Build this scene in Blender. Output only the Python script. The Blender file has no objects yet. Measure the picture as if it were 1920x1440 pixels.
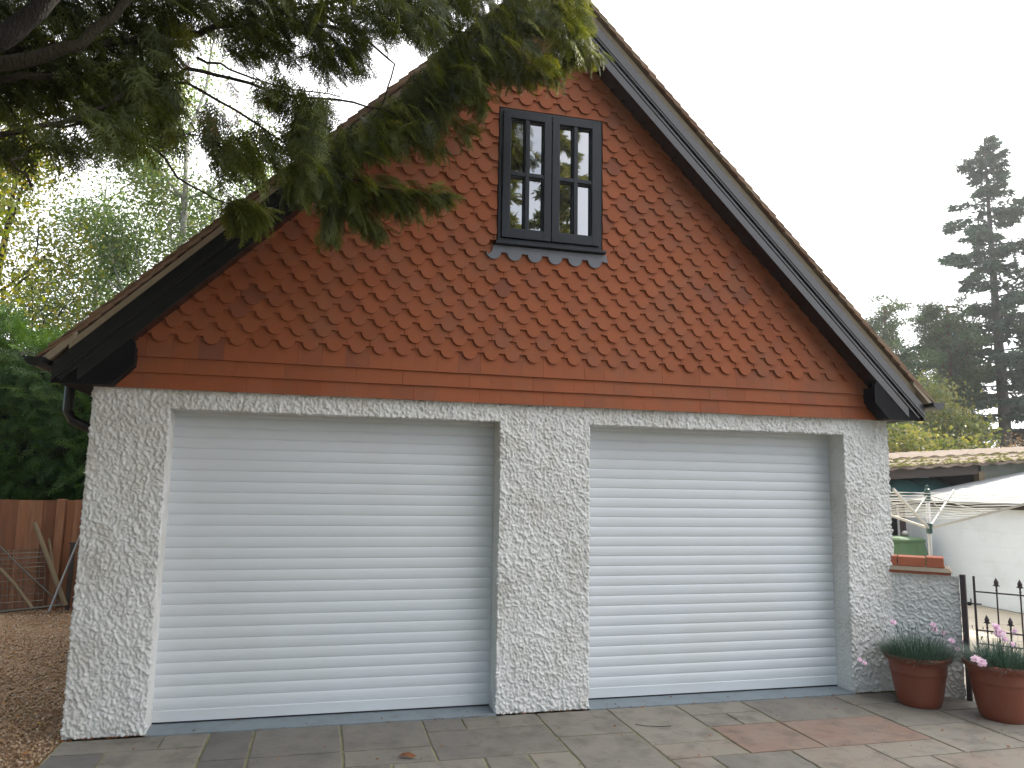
import bpy, math, random
import numpy as np
from mathutils import Vector, Matrix
rng = np.random.default_rng(7); random.seed(7)
SC = bpy.context.scene; COL = SC.collection
V3 = lambda *a: np.array(a, float)
# ------------------------------------------------------------------ camera frame (solved from the facade)
CAM = V3(-1.0254, -5.4783, 1.6378); FP = 1401.73; YAW, PIT, ROL = .2466, .1331, .0171
_cy, _sy, _cp, _sp = math.cos(YAW), math.sin(YAW), math.cos(PIT), math.sin(PIT)
FWD = V3(_sy*_cp, _cy*_cp, _sp); _r = V3(_cy, -_sy, 0); _u = np.cross(_r, FWD)
RGT = _r*math.cos(ROL)+_u*math.sin(ROL); UPV = -_r*math.sin(ROL)+_u*math.cos(ROL)
def at(u, v, y):
    """photo pixel -> point of the vertical plane Y = y"""
    d = FWD+RGT*(u-960)/FP+UPV*(720-v)/FP
    return CAM+d*(y-CAM[1])/d[1]
# ------------------------------------------------------------------ mesh helpers
class MB:
    def __init__(s): s.v=[]; s.f=[]; s.t=[]
    def add(s, vs, fs, tint=.5):
        b=len(s.v); s.v.extend([tuple(map(float,p)) for p in vs])
        for f in fs: s.f.append(tuple(i+b for i in f)); s.t.append(tint)
    def box(s, x0,x1,y0,y1,z0,z1, tint=.5):
        s.add([(x0,y0,z0),(x1,y0,z0),(x1,y1,z0),(x0,y1,z0),(x0,y0,z1),(x1,y0,z1),(x1,y1,z1),(x0,y1,z1)],
              [(0,3,2,1),(4,5,6,7),(0,1,5,4),(1,2,6,5),(2,3,7,6),(3,0,4,7)], tint)
    def obox(s, c, ax, ay, az, tint=.5):
        """box from centre and three half axis vectors"""
        c,ax,ay,az=map(np.asarray,(c,ax,ay,az)); vs=[]
        for k in (-1,1):
            for i,j in ((-1,-1),(1,-1),(1,1),(-1,1)): vs.append(c+ax*i+ay*j+az*k)
        s.add(vs,[(0,3,2,1),(4,5,6,7),(0,1,5,4),(1,2,6,5),(2,3,7,6),(3,0,4,7)],tint)
    def prism(s, poly, axis, a, b, tint=.5):
        """extrude a 2D polygon (CCW seen from -axis) along axis 0/1/2 from a to b"""
        n=len(poly); vs=[]
        for t in (a,b):
            for p,q in poly:
                vs.append({0:(t,p,q),1:(p,t,q),2:(p,q,t)}[axis])
        fs=[tuple(range(n)), tuple(range(2*n-1,n-1,-1))]
        for i in range(n): fs.append((i,i+n,(i+1)%n+n,(i+1)%n))
        s.add(vs,fs,tint)
    def tube(s, pts, rad, n=8, tint=.5, cap=True):
        pts=[np.asarray(p,float) for p in pts]; m=len(pts)
        if np.isscalar(rad): rad=[rad]*m
        prev=None; rings=[]
        for i,p in enumerate(pts):
            d=pts[min(i+1,m-1)]-pts[max(i-1,0)]; d=d/(np.linalg.norm(d)+1e-9)
            if prev is None:
                a=np.cross(d,(0,0,1)) if abs(d[2])<.9 else np.cross(d,(1,0,0))
            else: a=prev-d*(prev@d)
            a=a/(np.linalg.norm(a)+1e-9); prev=a; b=np.cross(d,a)
            rings.append([p+rad[i]*(a*math.cos(2*math.pi*k/n)+b*math.sin(2*math.pi*k/n)) for k in range(n)])
        vs=[q for r in rings for q in r]; fs=[]
        for i in range(m-1):
            for k in range(n): fs.append((i*n+k,i*n+(k+1)%n,(i+1)*n+(k+1)%n,(i+1)*n+k))
        if cap: fs.append(tuple(range(n-1,-1,-1))); fs.append(tuple((m-1)*n+k for k in range(n)))
        s.add(vs,fs,tint)
    def lathe(s, prof, cx, cy, n=40, tint=.5):
        vs=[(cx+r*math.cos(2*math.pi*k/n),cy+r*math.sin(2*math.pi*k/n),z) for r,z in prof for k in range(n)]
        fs=[]
        for i in range(len(prof)-1):
            for k in range(n): fs.append((i*n+k,i*n+(k+1)%n,(i+1)*n+(k+1)%n,(i+1)*n+k))
        s.add(vs,fs,tint)
def wloc(o):
    l=V3(0,0,0)
    while o is not None: l=l+np.array(o.location); o=o.parent
    return l
def link(name, me, mat, parent=None, org=None, smooth=False):
    o=bpy.data.objects.new(name, me); COL.objects.link(o)
    if mat: me.materials.append(mat)
    if parent is not None: o.parent=parent
    if org is not None: o.location=tuple(org)
    if smooth: me.polygons.foreach_set('use_smooth',[True]*len(me.polygons))
    return o
def build(name, mb, mat, parent=None, org=None, smooth=False, bevel=0):
    """world-coordinate mesh -> one object; children keep location 0 under their parent"""
    off = wloc(parent) if parent is not None else (np.array(org,float) if org is not None else V3(0,0,0))
    me=bpy.data.meshes.new(name)
    me.from_pydata([tuple(np.array(p)-off) for p in mb.v],[],mb.f); me.update()
    a=me.attributes.new('tint','FLOAT','FACE'); a.data.foreach_set('value',np.array(mb.t,np.float32))
    o=link(name,me,mat,parent,org if parent is None else None,smooth)
    if bevel:
        b=o.modifiers.new('bevel','BEVEL'); b.width=bevel; b.segments=2; b.limit_method='ANGLE'; b.angle_limit=.7
    return o
def npmesh(name, verts, faces, tint, mat, parent=None, org=None, smooth=False):
    """verts (N,3) world, faces (M,k) k constant, tint (M,)"""
    off = wloc(parent) if parent is not None else (np.array(org,float) if org is not None else V3(0,0,0))
    me=bpy.data.meshes.new(name); verts=verts-off; M,k=faces.shape
    me.vertices.add(len(verts)); me.vertices.foreach_set('co',verts.astype(np.float32).ravel())
    me.loops.add(M*k); me.loops.foreach_set('vertex_index',faces.astype(np.int32).ravel())
    me.polygons.add(M); me.polygons.foreach_set('loop_start',np.arange(0,M*k,k,dtype=np.int32))
    me.update(calc_edges=True)
    a=me.attributes.new('tint','FLOAT','FACE'); a.data.foreach_set('value',np.asarray(tint,np.float32))
    return link(name,me,mat,parent,org if parent is None else None,smooth)
def thing(name,label,cat,loc=(0,0,0),group=None):
    o=bpy.data.objects.new(name,None); COL.objects.link(o); o.location=tuple(map(float,loc)); o.empty_display_size=.2
    return tag(o,label,cat,group)
def tag(o,label=None,cat=None,group=None,kind=None):
    if label: o['label']=label
    if cat: o['category']=cat
    if group: o['group']=group
    if kind: o['kind']=kind
    return o
def dup(root, loc, rot=0, label=None, scale=1):
    r=root.copy(); COL.objects.link(r); r.location=loc; r.rotation_euler=(0,0,rot); r.scale=(scale,)*3
    if label: r['label']=label
    for c in root.children:
        q=c.copy(); COL.objects.link(q); q.parent=r
        for g in c.children:
            h=g.copy(); COL.objects.link(h); h.parent=q
    return r
# ------------------------------------------------------------------ value noise
def _h(ix,iy,iz,s):
    n=(ix*374761393+iy*668265263+iz*1274126177+s*974711)&0x7fffffff
    n=((n^(n>>13))*1274126177)&0x7fffffff; n=(n^(n>>16))
    n=(n*668265263)&0x7fffffff; n^=n>>15
    return (n&0xffff)/65535.
def vnoise(P,f,s=0):
    P=P*f; I=np.floor(P).astype(np.int64); F=P-I; F=F*F*(3-2*F); r=0
    for dx in (0,1):
        for dy in (0,1):
            for dz in (0,1):
                w=(F[:,0] if dx else 1-F[:,0])*(F[:,1] if dy else 1-F[:,1])*(F[:,2] if dz else 1-F[:,2])
                r=r+w*_h(I[:,0]+dx,I[:,1]+dy,I[:,2]+dz,s)
    return r
# ------------------------------------------------------------------ materials
def mat(name, c1, c2=None, c3=None, rough=.7, nscale=6, ndetail=4, nmix=.35, bump=0, bscale=60, bdist=.01, metal=0,
        trans=0, spec=.5, stops=None, dirt=None, dscale=3, damt=.4, aniso=None, streak=None):
    m=bpy.data.materials.new(name); m.use_nodes=True; nt=m.node_tree; N=nt.nodes; L=nt.links; N.clear()
    out=N.new('ShaderNodeOutputMaterial'); bs=N.new('ShaderNodeBsdfPrincipled')
    bs.inputs['Roughness'].default_value=rough; bs.inputs['Metallic'].default_value=metal
    bs.inputs['Specular IOR Level'].default_value=spec
    tc=N.new('ShaderNodeTexCoord'); co=tc.outputs['Object']
    if aniso:
        mp=N.new('ShaderNodeMapping'); mp.inputs['Scale'].default_value=aniso; L.new(co,mp.inputs['Vector']); co2=mp.outputs['Vector']
    else: co2=co
    at_=N.new('ShaderNodeAttribute'); at_.attribute_name='tint'
    nz=N.new('ShaderNodeTexNoise'); nz.inputs['Scale'].default_value=nscale; nz.inputs['Detail'].default_value=ndetail
    L.new(co2,nz.inputs['Vector'])
    # factor = tint + (noise-.5)*nmix*2
    a=N.new('ShaderNodeMath'); a.operation='MULTIPLY_ADD'; a.inputs[1].default_value=nmix*2; a.inputs[2].default_value=-nmix
    L.new(nz.outputs['Fac'],a.inputs[0])
    b=N.new('ShaderNodeMath'); b.operation='ADD'; b.use_clamp=True; L.new(a.outputs[0],b.inputs[0]); L.new(at_.outputs['Fac'],b.inputs[1])
    rp=N.new('ShaderNodeValToRGB'); e=rp.color_ramp.elements
    c2=c2 or tuple(x*.7 for x in c1); cs=[c1,c2] if c3 is None else [c1,c2,c3]
    e[0].color=(*cs[0],1); e[1].color=(*cs[-1],1)
    if len(cs)==3: q=rp.color_ramp.elements.new(.5); q.color=(*cs[1],1)
    L.new(b.outputs[0],rp.inputs[0]); colr=rp.outputs['Color']
    if dirt:
        n2=N.new('ShaderNodeTexNoise'); n2.inputs['Scale'].default_value=dscale; n2.inputs['Detail'].default_value=6; n2.inputs['Roughness'].default_value=.65
        L.new(co2 if streak else co,n2.inputs['Vector'])
        mr=N.new('ShaderNodeMapRange'); mr.inputs['From Min'].default_value=.48; mr.inputs['From Max'].default_value=.72
        mr.inputs['To Max'].default_value=damt; L.new(n2.outputs['Fac'],mr.inputs['Value'])
        mx=N.new('ShaderNodeMix'); mx.data_type='RGBA'; L.new(mr.outputs[0],mx.inputs['Factor'])
        L.new(colr,mx.inputs['A']); mx.inputs['B'].default_value=(*dirt,1); colr=mx.outputs['Result']
    L.new(colr,bs.inputs['Base Color'])
    if bump:
        n3=N.new('ShaderNodeTexNoise'); n3.inputs['Scale'].default_value=bscale; n3.inputs['Detail'].default_value=5; L.new(co2,n3.inputs['Vector'])
        bp=N.new('ShaderNodeBump'); bp.inputs['Strength'].default_value=bump; bp.inputs['Distance'].default_value=bdist
        L.new(n3.outputs['Fac'],bp.inputs['Height']); L.new(bp.outputs[0],bs.inputs['Normal'])
    if trans:
        tr=N.new('ShaderNodeBsdfTranslucent'); ms=N.new('ShaderNodeMixShader'); ms.inputs[0].default_value=trans
        hs=N.new('ShaderNodeHueSaturation'); hs.inputs['Value'].default_value=1.6; hs.inputs['Saturation'].default_value=1.15; hs.inputs['Hue'].default_value=.485
        L.new(colr,hs.inputs['Color']); L.new(hs.outputs[0],tr.inputs['Color'])
        L.new(bs.outputs[0],ms.inputs[1]); L.new(tr.outputs[0],ms.inputs[2]); L.new(ms.outputs[0],out.inputs[0])
    else: L.new(bs.outputs[0],out.inputs[0])
    return m
M={}
M['rough']=mat('rough_render',(.60,.60,.58),(.70,.70,.685),rough=.85,nscale=9,nmix=.5,bump=.5,bscale=240,bdist=.004,dirt=(.38,.33,.25),dscale=2.4,damt=.5)
M['smooth_render']=mat('smooth_render',(.50,.48,.42),(.60,.585,.54),rough=.85,nscale=5,bump=.3,bscale=120,bdist=.003)
M['clay']=mat('clay_hanging_tile',(.225,.059,.018),(.275,.075,.024),(.185,.057,.028),rough=.82,nscale=8,nmix=.28,bump=.15,bscale=220,bdist=.002,dirt=(.17,.085,.05),dscale=2.2,damt=.5)
M['rooftile']=mat('clay_roof_tile',(.18,.10,.063),(.25,.155,.10),(.28,.21,.145),rough=.9,nscale=9,nmix=.3,bump=.4,bscale=90,bdist=.004,dirt=(.22,.2,.12),dscale=4,damt=.6)
M['mortar']=mat('verge_mortar',(.33,.275,.20),(.24,.195,.14),rough=.95,nscale=14,bump=.4,bscale=120,bdist=.004)
M['black']=mat('black_stained_timber',(.008,.008,.009),(.014,.014,.016),rough=.27,spec=.7,nscale=4,nmix=.4,aniso=(1,1,14),bump=.15,bscale=20,bdist=.002)
M['blackmatt']=mat('matt_black_board',(.006,.006,.007),(.010,.010,.012),rough=.6,spec=.12,bump=.1,bscale=20,bdist=.002)
M['blackplastic']=mat('black_plastic',(.012,.012,.014),(.02,.02,.022),rough=.35)
M['frame']=mat('charcoal_window_paint',(.009,.012,.017),(.015,.019,.026),rough=.4,spec=.3,nscale=30,bump=.12,bscale=80,bdist=.001)
M['lead']=mat('lead_sheet',(.10,.11,.135),(.16,.17,.19),rough=.5,nscale=12,bump=.3,bscale=25,bdist=.004)
M['door']=mat('white_roller_door',(.565,.60,.63),(.62,.65,.675),rough=.42,nscale=3,nmix=.3,dirt=(.50,.49,.44),dscale=1.2,damt=.25)
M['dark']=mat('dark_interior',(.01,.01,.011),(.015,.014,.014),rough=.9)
M['apron']=mat('painted_blue_grey_concrete',(.16,.20,.23),(.22,.26,.28),rough=.6,nscale=7,nmix=.5,bump=.3,bscale=60,bdist=.004,dirt=(.12,.12,.11),dscale=6,damt=.5)
M['flag']=mat('sandstone_flag',(.12,.112,.104),(.235,.212,.172),(.225,.132,.095),rough=.75,nscale=3.2,nmix=.24,bump=.45,bscale=22,bdist=.010,dirt=(.085,.075,.062),dscale=5.5,damt=.7)
M['joint']=mat('mossy_joint',(.17,.17,.07),(.31,.29,.19),rough=.95,nscale=4,nmix=.6,bump=.4,bscale=90,dirt=(.075,.085,.025),dscale=3,damt=.85)
M['brick']=mat('orange_red_brick',(.32,.085,.045),(.42,.13,.065),rough=.85,nscale=20,bump=.4,bscale=120,bdist=.004)
M['terracotta']=mat('terracotta_plastic_pot',(.175,.046,.024),(.225,.062,.032),rough=.5,nscale=5,nmix=.3,dirt=(.22,.11,.075),dscale=7,damt=.35)
M['soil']=mat('potting_soil',(.02,.014,.01),(.04,.03,.02),rough=1,bump=.8,bscale=60,bdist=.02)
M['iron']=mat('purple_black_iron',(.028,.018,.022),(.05,.03,.035),rough=.5,nscale=30)
M['alu']=mat('aluminium_tube',(.40,.39,.36),(.46,.45,.42),rough=.45,metal=.4)
M['line']=mat('washing_line',(.62,.60,.52),(.7,.68,.6),rough=.6)
M['greenplastic']=mat('dark_green_plastic',(.02,.06,.05),(.03,.08,.065),rough=.4)
M['tank']=mat('green_oil_tank',(.12,.30,.32),(.15,.34,.36),rough=.22)
M['bin']=mat('light_green_plastic',(.065,.13,.055),(.08,.15,.065),rough=.45)
M['whitewall']=mat('white_painted_block',(.78,.84,.88),(.82,.88,.91),rough=.8,nscale=3,bump=.3,bscale=60,bdist=.004,dirt=(.5,.5,.46),dscale=2,damt=.3)
M['roofsheet']=mat('pale_roof_sheet',(.24,.25,.255),(.30,.31,.31),rough=.8,nscale=6,dirt=(.35,.34,.3),dscale=4,damt=.4)
M['mossroof']=mat('mossy_pink_roof_sheet',(.21,.155,.125),(.28,.21,.17),rough=.95,nscale=10,bump=.7,bscale=30,bdist=.03,dirt=(.13,.13,.025),dscale=5,damt=.95)
M['oldtimber']=mat('weathered_dark_timber',(.045,.035,.028),(.08,.06,.048),rough=.85,nscale=6,aniso=(1,1,10),bump=.3)
M['greywall']=mat('algae_grey_render',(.14,.15,.125),(.20,.205,.17),rough=.9,nscale=4,dirt=(.12,.13,.06),dscale=3,damt=.6)
M['fence']=mat('brown_stained_board',(.16,.058,.024),(.24,.095,.04),(.33,.18,.10),rough=.8,nscale=3,nmix=.35,aniso=(9,9,.7),bump=.3,bscale=30,bdist=.004,dirt=(.06,.035,.022),dscale=2.5,damt=.6,streak=True)
M['log']=mat('weathered_pole_bark',(.14,.10,.055),(.20,.15,.085),rough=.9,nscale=14,bump=.5,bscale=60,bdist=.006)
M['greymetal']=mat('galvanised_steel',(.30,.29,.28),(.38,.37,.35),rough=.5,metal=.4)
M['rustmetal']=mat('rusted_wire',(.05,.045,.035),(.20,.18,.14),rough=.7,metal=.3)
M['gravel']=mat('gravel_ground',(.15,.085,.042),(.34,.22,.13),(.26,.17,.10),rough=.95,nscale=70,ndetail=6,nmix=.8,bump=1,bscale=95,bdist=.02,dirt=(.10,.05,.02),dscale=1.3,damt=.7)
M['pebble']=mat('pebbles',(.22,.13,.065),(.42,.28,.16),(.52,.43,.33),rough=.8,nscale=20,nmix=.1)
M['litter']=mat('dry_leaves',(.15,.05,.02),(.36,.16,.045),(.46,.28,.07),rough=.7,nscale=20,nmix=.2,trans=.2)
M['patio']=mat('cream_patio_concrete',(.40,.35,.27),(.48,.42,.33),rough=.9,nscale=3,bump=.3,dirt=(.3,.24,.16),dscale=2,damt=.5)
M['earth']=mat('garden_earth',(.06,.06,.025),(.10,.085,.04),rough=1,nscale=2,bump=.5,bscale=20)
M['bark']=mat('dark_conifer_bark',(.009,.006,.004),(.02,.013,.008),(.032,.026,.013),rough=.9,nscale=8,nmix=.6,aniso=(3,3,1),bump=.8,bscale=30,bdist=.02)
M['firbark']=mat('grey_fir_bark',(.10,.085,.075),(.17,.15,.13),rough=.9,nscale=5,nmix=.6,aniso=(4,4,1),bump=.6,bscale=12,bdist=.05)
M['pinebark']=mat('red_pine_bark',(.11,.055,.04),(.20,.10,.065),rough=.9,nscale=5,nmix=.6,bump=.6,bscale=12,bdist=.05)
M['birchbark']=mat('birch_bark',(.28,.27,.24),(.45,.43,.40),rough=.8,nscale=5,nmix=.6,aniso=(1,1,5),dirt=(.05,.045,.04),dscale=6,damt=.9)
M['cypress']=mat('cypress_foliage',(.024,.033,.008),(.078,.100,.018),(.19,.205,.04),rough=.55,nscale=2.5,nmix=.2,trans=.38,spec=.35)
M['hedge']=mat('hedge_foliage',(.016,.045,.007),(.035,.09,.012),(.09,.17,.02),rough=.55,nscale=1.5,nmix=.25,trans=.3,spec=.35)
M['hedgecore']=mat('hedge_blocking_core',(.008,.012,.005),(.014,.02,.008),rough=1)  # near-black tone of the solid core added to block light
M['firleaf']=mat('fir_needles',(.042,.078,.050),(.062,.108,.062),(.085,.135,.075),rough=.6,nscale=1,nmix=.25,trans=.22)
M['pineleaf']=mat('pine_needles',(.05,.085,.038),(.085,.13,.052),(.12,.16,.065),rough=.6,nscale=1,nmix=.25,trans=.25)
M['birchleaf']=mat('birch_leaves',(.06,.115,.04),(.11,.17,.045),(.20,.20,.04),rough=.5,nscale=.6,nmix=.2,trans=.55)
M['mapleleaf']=mat('yellowing_leaves',(.08,.12,.02),(.16,.18,.025),(.34,.25,.03),rough=.5,nscale=.9,nmix=.25,trans=.5)
M['shrubleaf']=mat('shrub_leaves',(.06,.10,.02),(.12,.15,.035),(.24,.22,.06),rough=.5,nscale=1.2,nmix=.25,trans=.4)
M['brownleaf']=mat('rusty_shrub_leaves',(.10,.07,.03),(.17,.11,.05),(.22,.15,.07),rough=.6,nscale=1.2,nmix=.25,trans=.35)
M['dianthusleaf']=mat('blue_green_grass_leaves',(.03,.06,.045),(.075,.125,.09),(.13,.19,.13),rough=.5,nscale=4,nmix=.2,trans=.2)
M['petal']=mat('pink_petals',(.66,.42,.56),(.76,.58,.68),(.80,.70,.72),rough=.6,nscale=40,nmix=.2,trans=.3)
M['petalcore']=mat('petal_core',(.30,.04,.12),(.4,.08,.18),rough=.7)
M['warm']=mat('neighbour_brick',(.30,.14,.08),(.36,.18,.10),rough=.9)
def glassmat():
    m=bpy.data.materials.new('reflective_window_glass'); m.use_nodes=True; nt=m.node_tree; N=nt.nodes; L=nt.links
    bs=N['Principled BSDF']; bs.inputs['Base Color'].default_value=(.006,.007,.008,1); bs.inputs['Roughness'].default_value=.015
    bs.inputs['IOR'].default_value=3.6; bs.inputs['Specular IOR Level'].default_value=.5
    tc=N.new('ShaderNodeTexCoord'); nz=N.new('ShaderNodeTexNoise'); nz.inputs['Scale'].default_value=5; nz.inputs['Detail'].default_value=1
    bp=N.new('ShaderNodeBump'); bp.inputs['Strength'].default_value=.12; bp.inputs['Distance'].default_value=.004
    L.new(tc.outputs['Object'],nz.inputs['Vector']); L.new(nz.outputs['Fac'],bp.inputs['Height']); L.new(bp.outputs[0],bs.inputs['Normal'])
    return m
M['glass']=glassmat()
# ================================================================== GARAGE
XA,XB,XC,XD,XE,XF=-2.5226,-2.042,.2724,.978,3.2718,3.7188
XM=(XA+XF)/2; ZT=2.246; ZL=2.107; REV=.22; DEP=6.0
G=thing('garage','white roughcast double garage with orange hung tiles on its gable and two roller doors','garage',(XM,0,0))
def polyclip(poly, nx, nz, d):
    """keep nx*x+nz*z <= d"""
    out=[]; n=len(poly)
    for i in range(n):
        a=poly[i]; b=poly[(i+1)%n]; da=nx*a[0]+nz*a[1]-d; db=nx*b[0]+nz*b[1]-d
        if da<=0: out.append(a)
        if (da<0)!=(db<0) and abs(da-db)>1e-12:
            t=da/(da-db); out.append((a[0]+t*(b[0]-a[0]),a[1]+t*(b[1]-a[1])))
    return out
def roughcast(name, rects, openings_parent, amp=.0115, cell=.0055, seed=3, parent=None, mask=None):
    """rects: list of (origin, du, dv, lu, lv) planar patches, merged on a lattice, displaced along averaged normals"""
    key={}; V=[]; F=[]
    for o,du,dv,lu,lv in rects:
        o,du,dv=map(np.asarray,(o,du,dv)); nu=max(1,round(lu/cell)); nv=max(1,round(lv/cell))
        U,W=np.meshgrid(np.linspace(0,lu,nu+1),np.linspace(0,lv,nv+1))
        P=o+U[...,None]*du+W[...,None]*dv; P=P.reshape(-1,3)
        ids=np.empty(len(P),int); K=np.round(P*4000).astype(int)
        for i,k in enumerate(map(tuple,K)):
            j=key.get(k)
            if j is None: j=len(V); key[k]=j; V.append(P[i])
            ids[i]=j
        ids=ids.reshape(nv+1,nu+1)
        F.append(np.stack([ids[:-1,:-1],ids[:-1,1:],ids[1:,1:],ids[1:,:-1]],-1).reshape(-1,4))
    V=np.array(V); F=np.concatenate(F)
    n=np.cross(V[F[:,2]]-V[F[:,0]],V[F[:,3]]-V[F[:,1]]); n/=np.linalg.norm(n,axis=1)[:,None]+1e-12
    N_=np.zeros_like(V)
    for k in range(4): np.add.at(N_,F[:,k],n)
    N_/=np.linalg.norm(N_,axis=1)[:,None]+1e-12
    w=V+.008*np.stack([vnoise(V,30,s)-.5 for s in (1,2,5)],1)*2
    w=w*V3(1,1,.8)+V3(0,0,1)*V[:,[0]]*.25
    a=vnoise(w,74,seed); b=vnoise(w,125,seed+1); c=vnoise(w,30,seed+2); e=vnoise(w,200,seed+7)
    h=(a-.5)*1.35+(b-.5)*1.15+(c-.5)*.5+(e-.5)*.3; h=np.where(h>0,h*1.25,h*.75)+.35
    m=mask(V) if mask else 1
    V=V+N_*(amp*(h-.35)*m)[:,None]+N_*((vnoise(V,3.,9)-.5)*.012*m)[:,None]
    o=npmesh(name,V,F,np.full(len(F),.5),M['rough'],parent,smooth=True)
    return o
X=(1,0,0);Z=(0,0,1);Y=(0,1,0); NX=(-1,0,0)
def wallmask(V):
    inside=np.clip((V[:,1]-.012)/.03,0,1); side=(V[:,0]<XA+.02)|(V[:,0]>XF-.02)
    return np.where(side,1,1-.72*inside)
zq=ZL
R=[]
for x0,x1 in ((XA,XB),(XC,XD),(XE,XF)):
    R.append(((x0,0,0),X,Z,x1-x0,ZL)); R.append(((x0,0,ZL),X,Z,x1-x0,ZT-ZL))
for x0,x1 in ((XB,XC),(XD,XE)):
    R.append(((x0,0,ZL),X,Z,x1-x0,ZT-ZL))
    R.append(((x0,0,0),Y,Z,REV,ZL)); R.append(((x1,REV,0),(0,-1,0),Z,REV,ZL))
    R.append(((x0,REV,ZL),X,(0,-1,0),x1-x0,REV))
R.append(((XA,.7,0),(0,-1,0),Z,.7,ZL)); R.append(((XA,.7,ZL),(0,-1,0),Z,.7,ZT-ZL))
R.append(((XF,0,0),Y,Z,.5,ZL)); R.append(((XF,0,ZL),Y,Z,.5,ZT-ZL))
roughcast('wall',R,None,parent=G,mask=wallmask)
# gable backing, side and rear walls
mb=MB()
mb.box(XA+.012,XF-.012,REV+.02,REV+.06,ZL+.002,ZT+.0,.4)
mb.prism([(XA+.02,ZT),(XF-.02,ZT),(XF-.02,2.36),(XM,2.36+XF-.02-XM),(XA+.02,2.36)],1,.004,.12,.4)
build('gable_wall',mb,M['clay'],G); mb=MB()
mb.box(XA+.01,XA+.2,.705,DEP,0,2.34,.5); mb.box(XF-.2,XF-.01,.505,DEP,0,2.34,.5)
mb.prism([(XA+.21,0),(XF-.21,0),(XF-.21,2.36),(XM,2.36+XF-.21-XM),(XA+.21,2.36)],1,DEP-.2,DEP,.5)
mb.box(XB-.25,XE+.25,.5,.52,0,ZL+.1,.3)
build('rear_wall',mb,M['smooth_render'],G)
# roller doors --------------------------------------------------------
def roller(x0,x1):
    y0=REV-.012; prof=[]; z=.045; k=0
    pts=[(y0+.004,.012),(y0-.010,.016),(y0-.012,.085),(y0-.002,.0895)]
    z=.0895
    while z<ZL+.02:
        p=.0765
        pts+= [(y0+.0015,z+.001),(y0+.0015,z+.0025),(y0-.0022,z+.0042),(y0-.0048,z+.018),(y0-.0062,z+.034),(y0-.0056,z+.052),(y0-.003,z+.066),(y0+.0015,z+.0745)]; z+=p
    mb=MB(); n=len(pts); vs=[(x0-.01,a,b) for a,b in pts]+[(x1+.01,a,b) for a,b in pts]
    fs=[(i,n+i,n+i+1,i+1) for i in range(n-1)]; mb.add(vs,fs,.5); return mb,pts
for x0,x1,lab in ((XB,XC,None),(XD,XE,None)):
    mb,_=roller(x0,x1); d=build('roller_door',mb,M['door'],G)
    b=MB(); b.box(x0+.004,x1-.004,REV-.020,REV-.0085,.014,.020,.2); b.box(x0+.004,x1-.004,REV-.012,REV+.02,.002,.0135,.2)
    build('bottom_seal',b,M['blackplastic'],d)
    b=MB()
    for s,xx in ((1,x0),(-1,x1)):
        a,c=sorted((xx+s*.001,xx+s*.022)); b.box(a,c,REV-.0235,REV-.0215,.003,ZL-.004,.5)
    if False: build('guide_rail',b,M['door'],d)
    c=MB(); c.box(x0-.02,x1+.02,REV+.03,REV+.05,0,ZL+.05,.2); build('curtain_back',c,M['dark'],d)
mb=MB(); mb.box(XB,XC,-.028,.6,-.05,.0035,.5); mb.box(XD,XE,-.028,.6,-.05,.0035,.5)
build('threshold',mb,M['apron'],G)
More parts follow.
